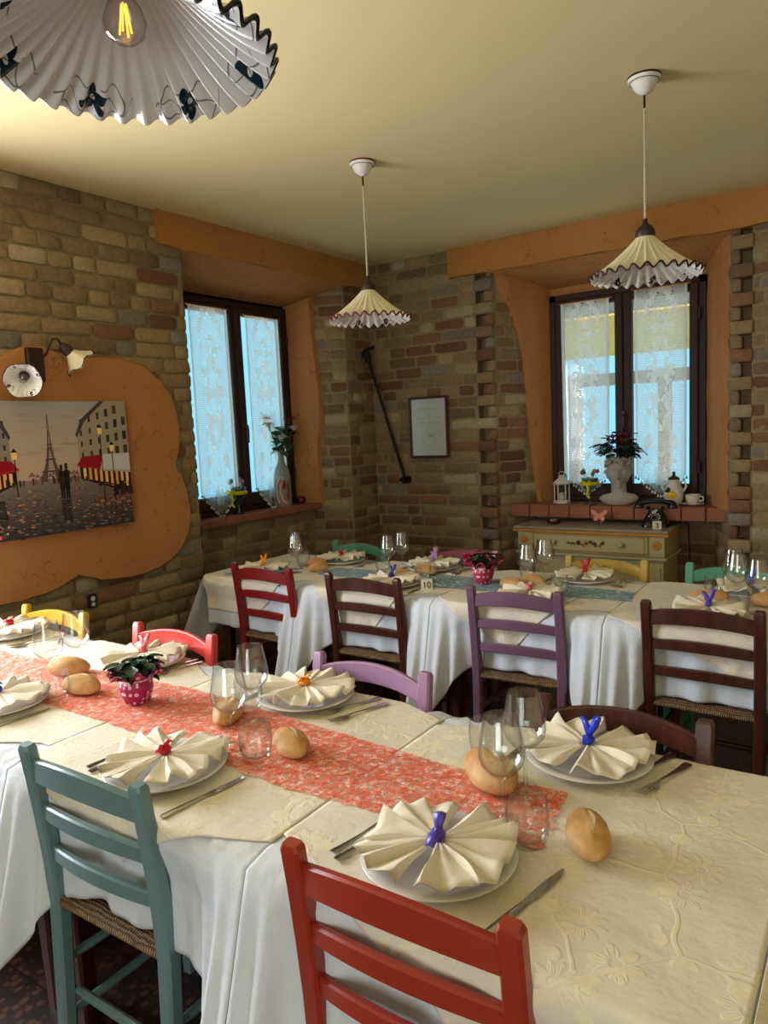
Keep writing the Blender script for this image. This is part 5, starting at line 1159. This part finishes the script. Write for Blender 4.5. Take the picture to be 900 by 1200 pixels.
for k in range(110):
    a = rr.uniform(0, 2 * pi); z = rr.uniform(.0, 1); front = math.sin(a) < -.2
    zz = .285 + .045 * z if front else .215 + .11 * z; q = 1.16 if zz < .30 else 1.02
    px_, py_ = .070 * q * math.cos(a), .082 * q * math.sin(a); s = rr.uniform(.013, .019); ax = rr.uniform(0, pi)
    T = Matrix.Translation(Vector((px_, py_, zz))) @ Matrix.Rotation(ax, 4, 'Z') @ Matrix.Rotation(rr.uniform(0, pi), 4, 'X')
    m.tube([T @ Vector((s * (1 - t * .6) * math.cos(t * 7), s * (1 - t * .6) * math.sin(t * 7), .006 * t)) for t in [i / 9 for i in range(10)]], [.0072] * 9 + [.004], 6)
m.build('hair', MAT['stone'], r)
r = thing('geranium', 'dark green plant with deep red blossoms growing out of the grey bust', 'plant', (-1.535, 5.15, ZF + .325)); r.scale = (1.2, 1.2, 1.35)
m = M(); rr = random.Random(12)
for k in range(90):
    a = rr.uniform(0, 2 * pi); el = rr.uniform(-.1, 1.3); q = rr.uniform(.03, .085); L = rr.uniform(.04, .075); T = Matrix.Translation(Vector((q * math.cos(a) * 1.15, q * math.sin(a), .02 + .10 * math.sin(el) * rr.random()))) @ Matrix.Rotation(a - pi / 2, 4, 'Z') @ Matrix.Rotation(rr.uniform(-.4, .6), 4, 'X'); leafm(m, T, L, L * .42)
m.build('foliage', MAT['leaf'], r, smooth=True, angle=180); m = M()
for k in range(60):
    a = rr.uniform(0, 2 * pi); q = rr.uniform(0, .085); T0 = Matrix.Translation(Vector((q * math.cos(a), q * math.sin(a), rr.uniform(.09, .145) - q * .4))) @ Matrix.Rotation(rr.uniform(-.8, .8), 4, 'X') @ Matrix.Rotation(rr.uniform(-.8, .8), 4, 'Y')
    for p in range(5): leafm(m, T0 @ Matrix.Rotation(p * 2 * pi / 5, 4, 'Z'), .014, .006, 3)
m.build('blossoms', simple('deep_red_petals', (120, 10, 26), .6), r, smooth=True, angle=180)
# lemon jug, cup and saucer
def lemon(m, c, s, T=None): m.cur = s2l((232, 186, 20)); m.blob(c, (s, s * .35, s * .82), 14, 10); m.cur = s2l((40, 84, 50)); 
r = thing('lemon_jug', 'white ceramic jug painted with a lemon on the right of the far sill', 'jug', (-1.175, 5.19, ZF)); r.scale = (1.15,) * 3
m = M(); m.cur = s2l((214, 212, 204)); m.lathe([(0, 0), (.036, 0), (.040, .006), (.052, .035), (.056, .065), (.050, .098), (.034, .122), (.028, .135), (.034, .150), (.030, .150), (.024, .135), (0, .12)], n=32); b = m.build('body', MAT['vcol'], r, colors=True)
m = M(); lemon(m, (0, -.050, .062), .028)
for a in (-1, 1): leafm(m, Matrix.Translation(Vector((-.012, -.0545, .082))) @ Matrix.Rotation(pi / 2, 4, 'X') @ Matrix.Rotation(.9 + a * .45, 4, 'Z'), .030, .010, 4)
m.build('painted_lemon', MAT['vcol'], b, colors=True)
for sx in (-1, 1): m = M(); m.tube([(sx * .030, 0, .135), (sx * .060, 0, .142), (sx * .070, 0, .110), (sx * .054, 0, .080)], .006, 8); m.build('handle', MAT['plate'], r)
m = M(); m.lathe([(0, .148), (.033, .150), (.028, .162), (.012, .170), (.007, .178), (.011, .190), (0, .198)], n=24); m.build('lid', MAT['bronze'], r)
r = thing('cup_and_saucer', 'white cup on a saucer at the right end of the far sill', 'cup', (-1.05, 5.17, ZF)); r.scale = (1.1,) * 3
m = M(); m.lathe([(0, .004), (.03, .004), (.066, .014), (.068, .012), (.035, 0), (0, 0)], n=36); m.build('saucer', MAT['plate'], r)
m = M(); m.cur = s2l((220, 218, 210)); m.lathe([(0, .008), (.024, .008), (.034, .020), (.041, .045), (.043, .066), (.041, .066), (.038, .045), (.030, .022), (0, .014)], n=32); b = m.build('cup', MAT['vcol'], r, colors=True)
m = M(); lemon(m, (-.022, -.030, .040), .014); m.build('painted_lemon', MAT['vcol'], b, colors=True)
m = M(); m.tube([(.038, 0, .055), (.060, 0, .052), (.060, 0, .030), (.036, 0, .028)], .005, 8); m.build('handle', MAT['plate'], b)
# on the left sill: painted bottle vase with roses, votive
r = thing('bottle_vase', 'tall painted bottle vase with a pale loop and red motif on the left sill', 'vase', (-3.80, 4.165, .976)); r.scale = (.9, .9, 1.0)
m = M()
prof = [(0, 0), (.068, 0), (.074, .010), (.076, .08), (.075, .20), (.070, .25), (.050, .30), (.030, .335), (.024, .37), (.024, .42), (.027, .43), (.022, .43), (.019, .37), (0, .33)]
for (a, b) in zip(prof, prof[1:]):
    t = max(a[1], b[1]); m.cur = s2l((150, 140, 124)) if t < .21 else s2l((150, 160, 164)); m.lathe([a, b], n=32)
m.build('body', MAT['vmatte'], r, colors=True)
m = M(); fa = -.75; pt = lambda a, z, q=.078: (q * math.cos(fa + a), q * math.sin(fa + a), z)
m.cur = s2l((214, 204, 190)); m.tube([pt(-.5, .03), pt(-.75, .09), pt(-.7, .17), pt(-.3, .225), pt(.0, .225), pt(.05, .19), pt(-.25, .17), pt(-.35, .11), pt(-.05, .05), pt(.3, .025)], .007, 8)
m.cur = s2l((176, 20, 34)); m.tube([pt(.1, .20), pt(.12, .16), pt(.05, .135)], [.010, .013, .008], 8); m.tube([pt(.35, .10), pt(.55, .08), pt(.4, .06)], .006, 6)
m.cur = s2l((60, 60, 60)); m.tube([pt(.5, .17), pt(.62, .10), pt(.5, .05)], .004, 6); m.build('relief_motif', MAT['vmatte'], r, colors=True)
r = thing('rose_bouquet', 'white and dark red roses standing in the bottle vase on the left sill', 'flowers', (-3.80, 4.165, 1.37)); r.scale = (1.5, 1.5, 1.05)
m = M(); rr = random.Random(2); heads = []
for k in range(9):
    a = k * 2.4; q = .025 + .055 * rr.random(); h = rr.uniform(.10, .26); p = (q * math.cos(a) * 1.0, q * math.sin(a) * 1.2, h); heads.append(p); m.tube([(0, 0, -.02), (p[0] * .5, p[1] * .5, h * .5), p], .0022, 5)
for k in range(60): h = rr.uniform(.02, .2); a = rr.uniform(0, 2 * pi); q = rr.uniform(0, .05); T = Matrix.Translation(Vector((q * math.cos(a), q * math.sin(a), h))) @ Matrix.Rotation(a, 4, 'Z') @ Matrix.Rotation(rr.uniform(-.9, .6), 4, 'X'); leafm(m, T, .052, .017)
m.build('foliage', MAT['leaf2'], r, smooth=True, angle=180)
for k, p in enumerate(heads):
    m = M(); m.cur = s2l((224, 220, 214)) if k % 3 else s2l((120, 10, 26))
    for lay_, (n_, L, tl) in enumerate(((5, .018, 1.2), (6, .027, .8), (7, .034, .3))):
        for q in range(n_): leafm(m, Matrix.Translation(Vector(p)) @ Matrix.Rotation(q * 2 * pi / n_ + lay_, 4, 'Z') @ Matrix.Rotation(tl, 4, 'X'), L, L * .5, 3)
    m.blob(p, .014, 8, 6); m.build('rose', MAT['vmatte'], r, colors=True, smooth=True, angle=180)
r = thing('votive_holder', 'small dark red votive candle holder beside the vase on the left sill', 'candle holder', (-3.78, 4.345, .976)); m = M(); m.lathe([(0, 0), (.026, 0), (.036, .012), (.040, .032), (.034, .052), (.028, .056), (.025, .052), (.033, .032), (0, .01)], n=24); m.build('cup', simple('dark_red_glass', (90, 12, 22), .15), r)
m = M(); m.lathe([(0, .012), (.024, .012), (.026, .034), (0, .034)], n=16); m.build('wax', MAT['cardw'], r)
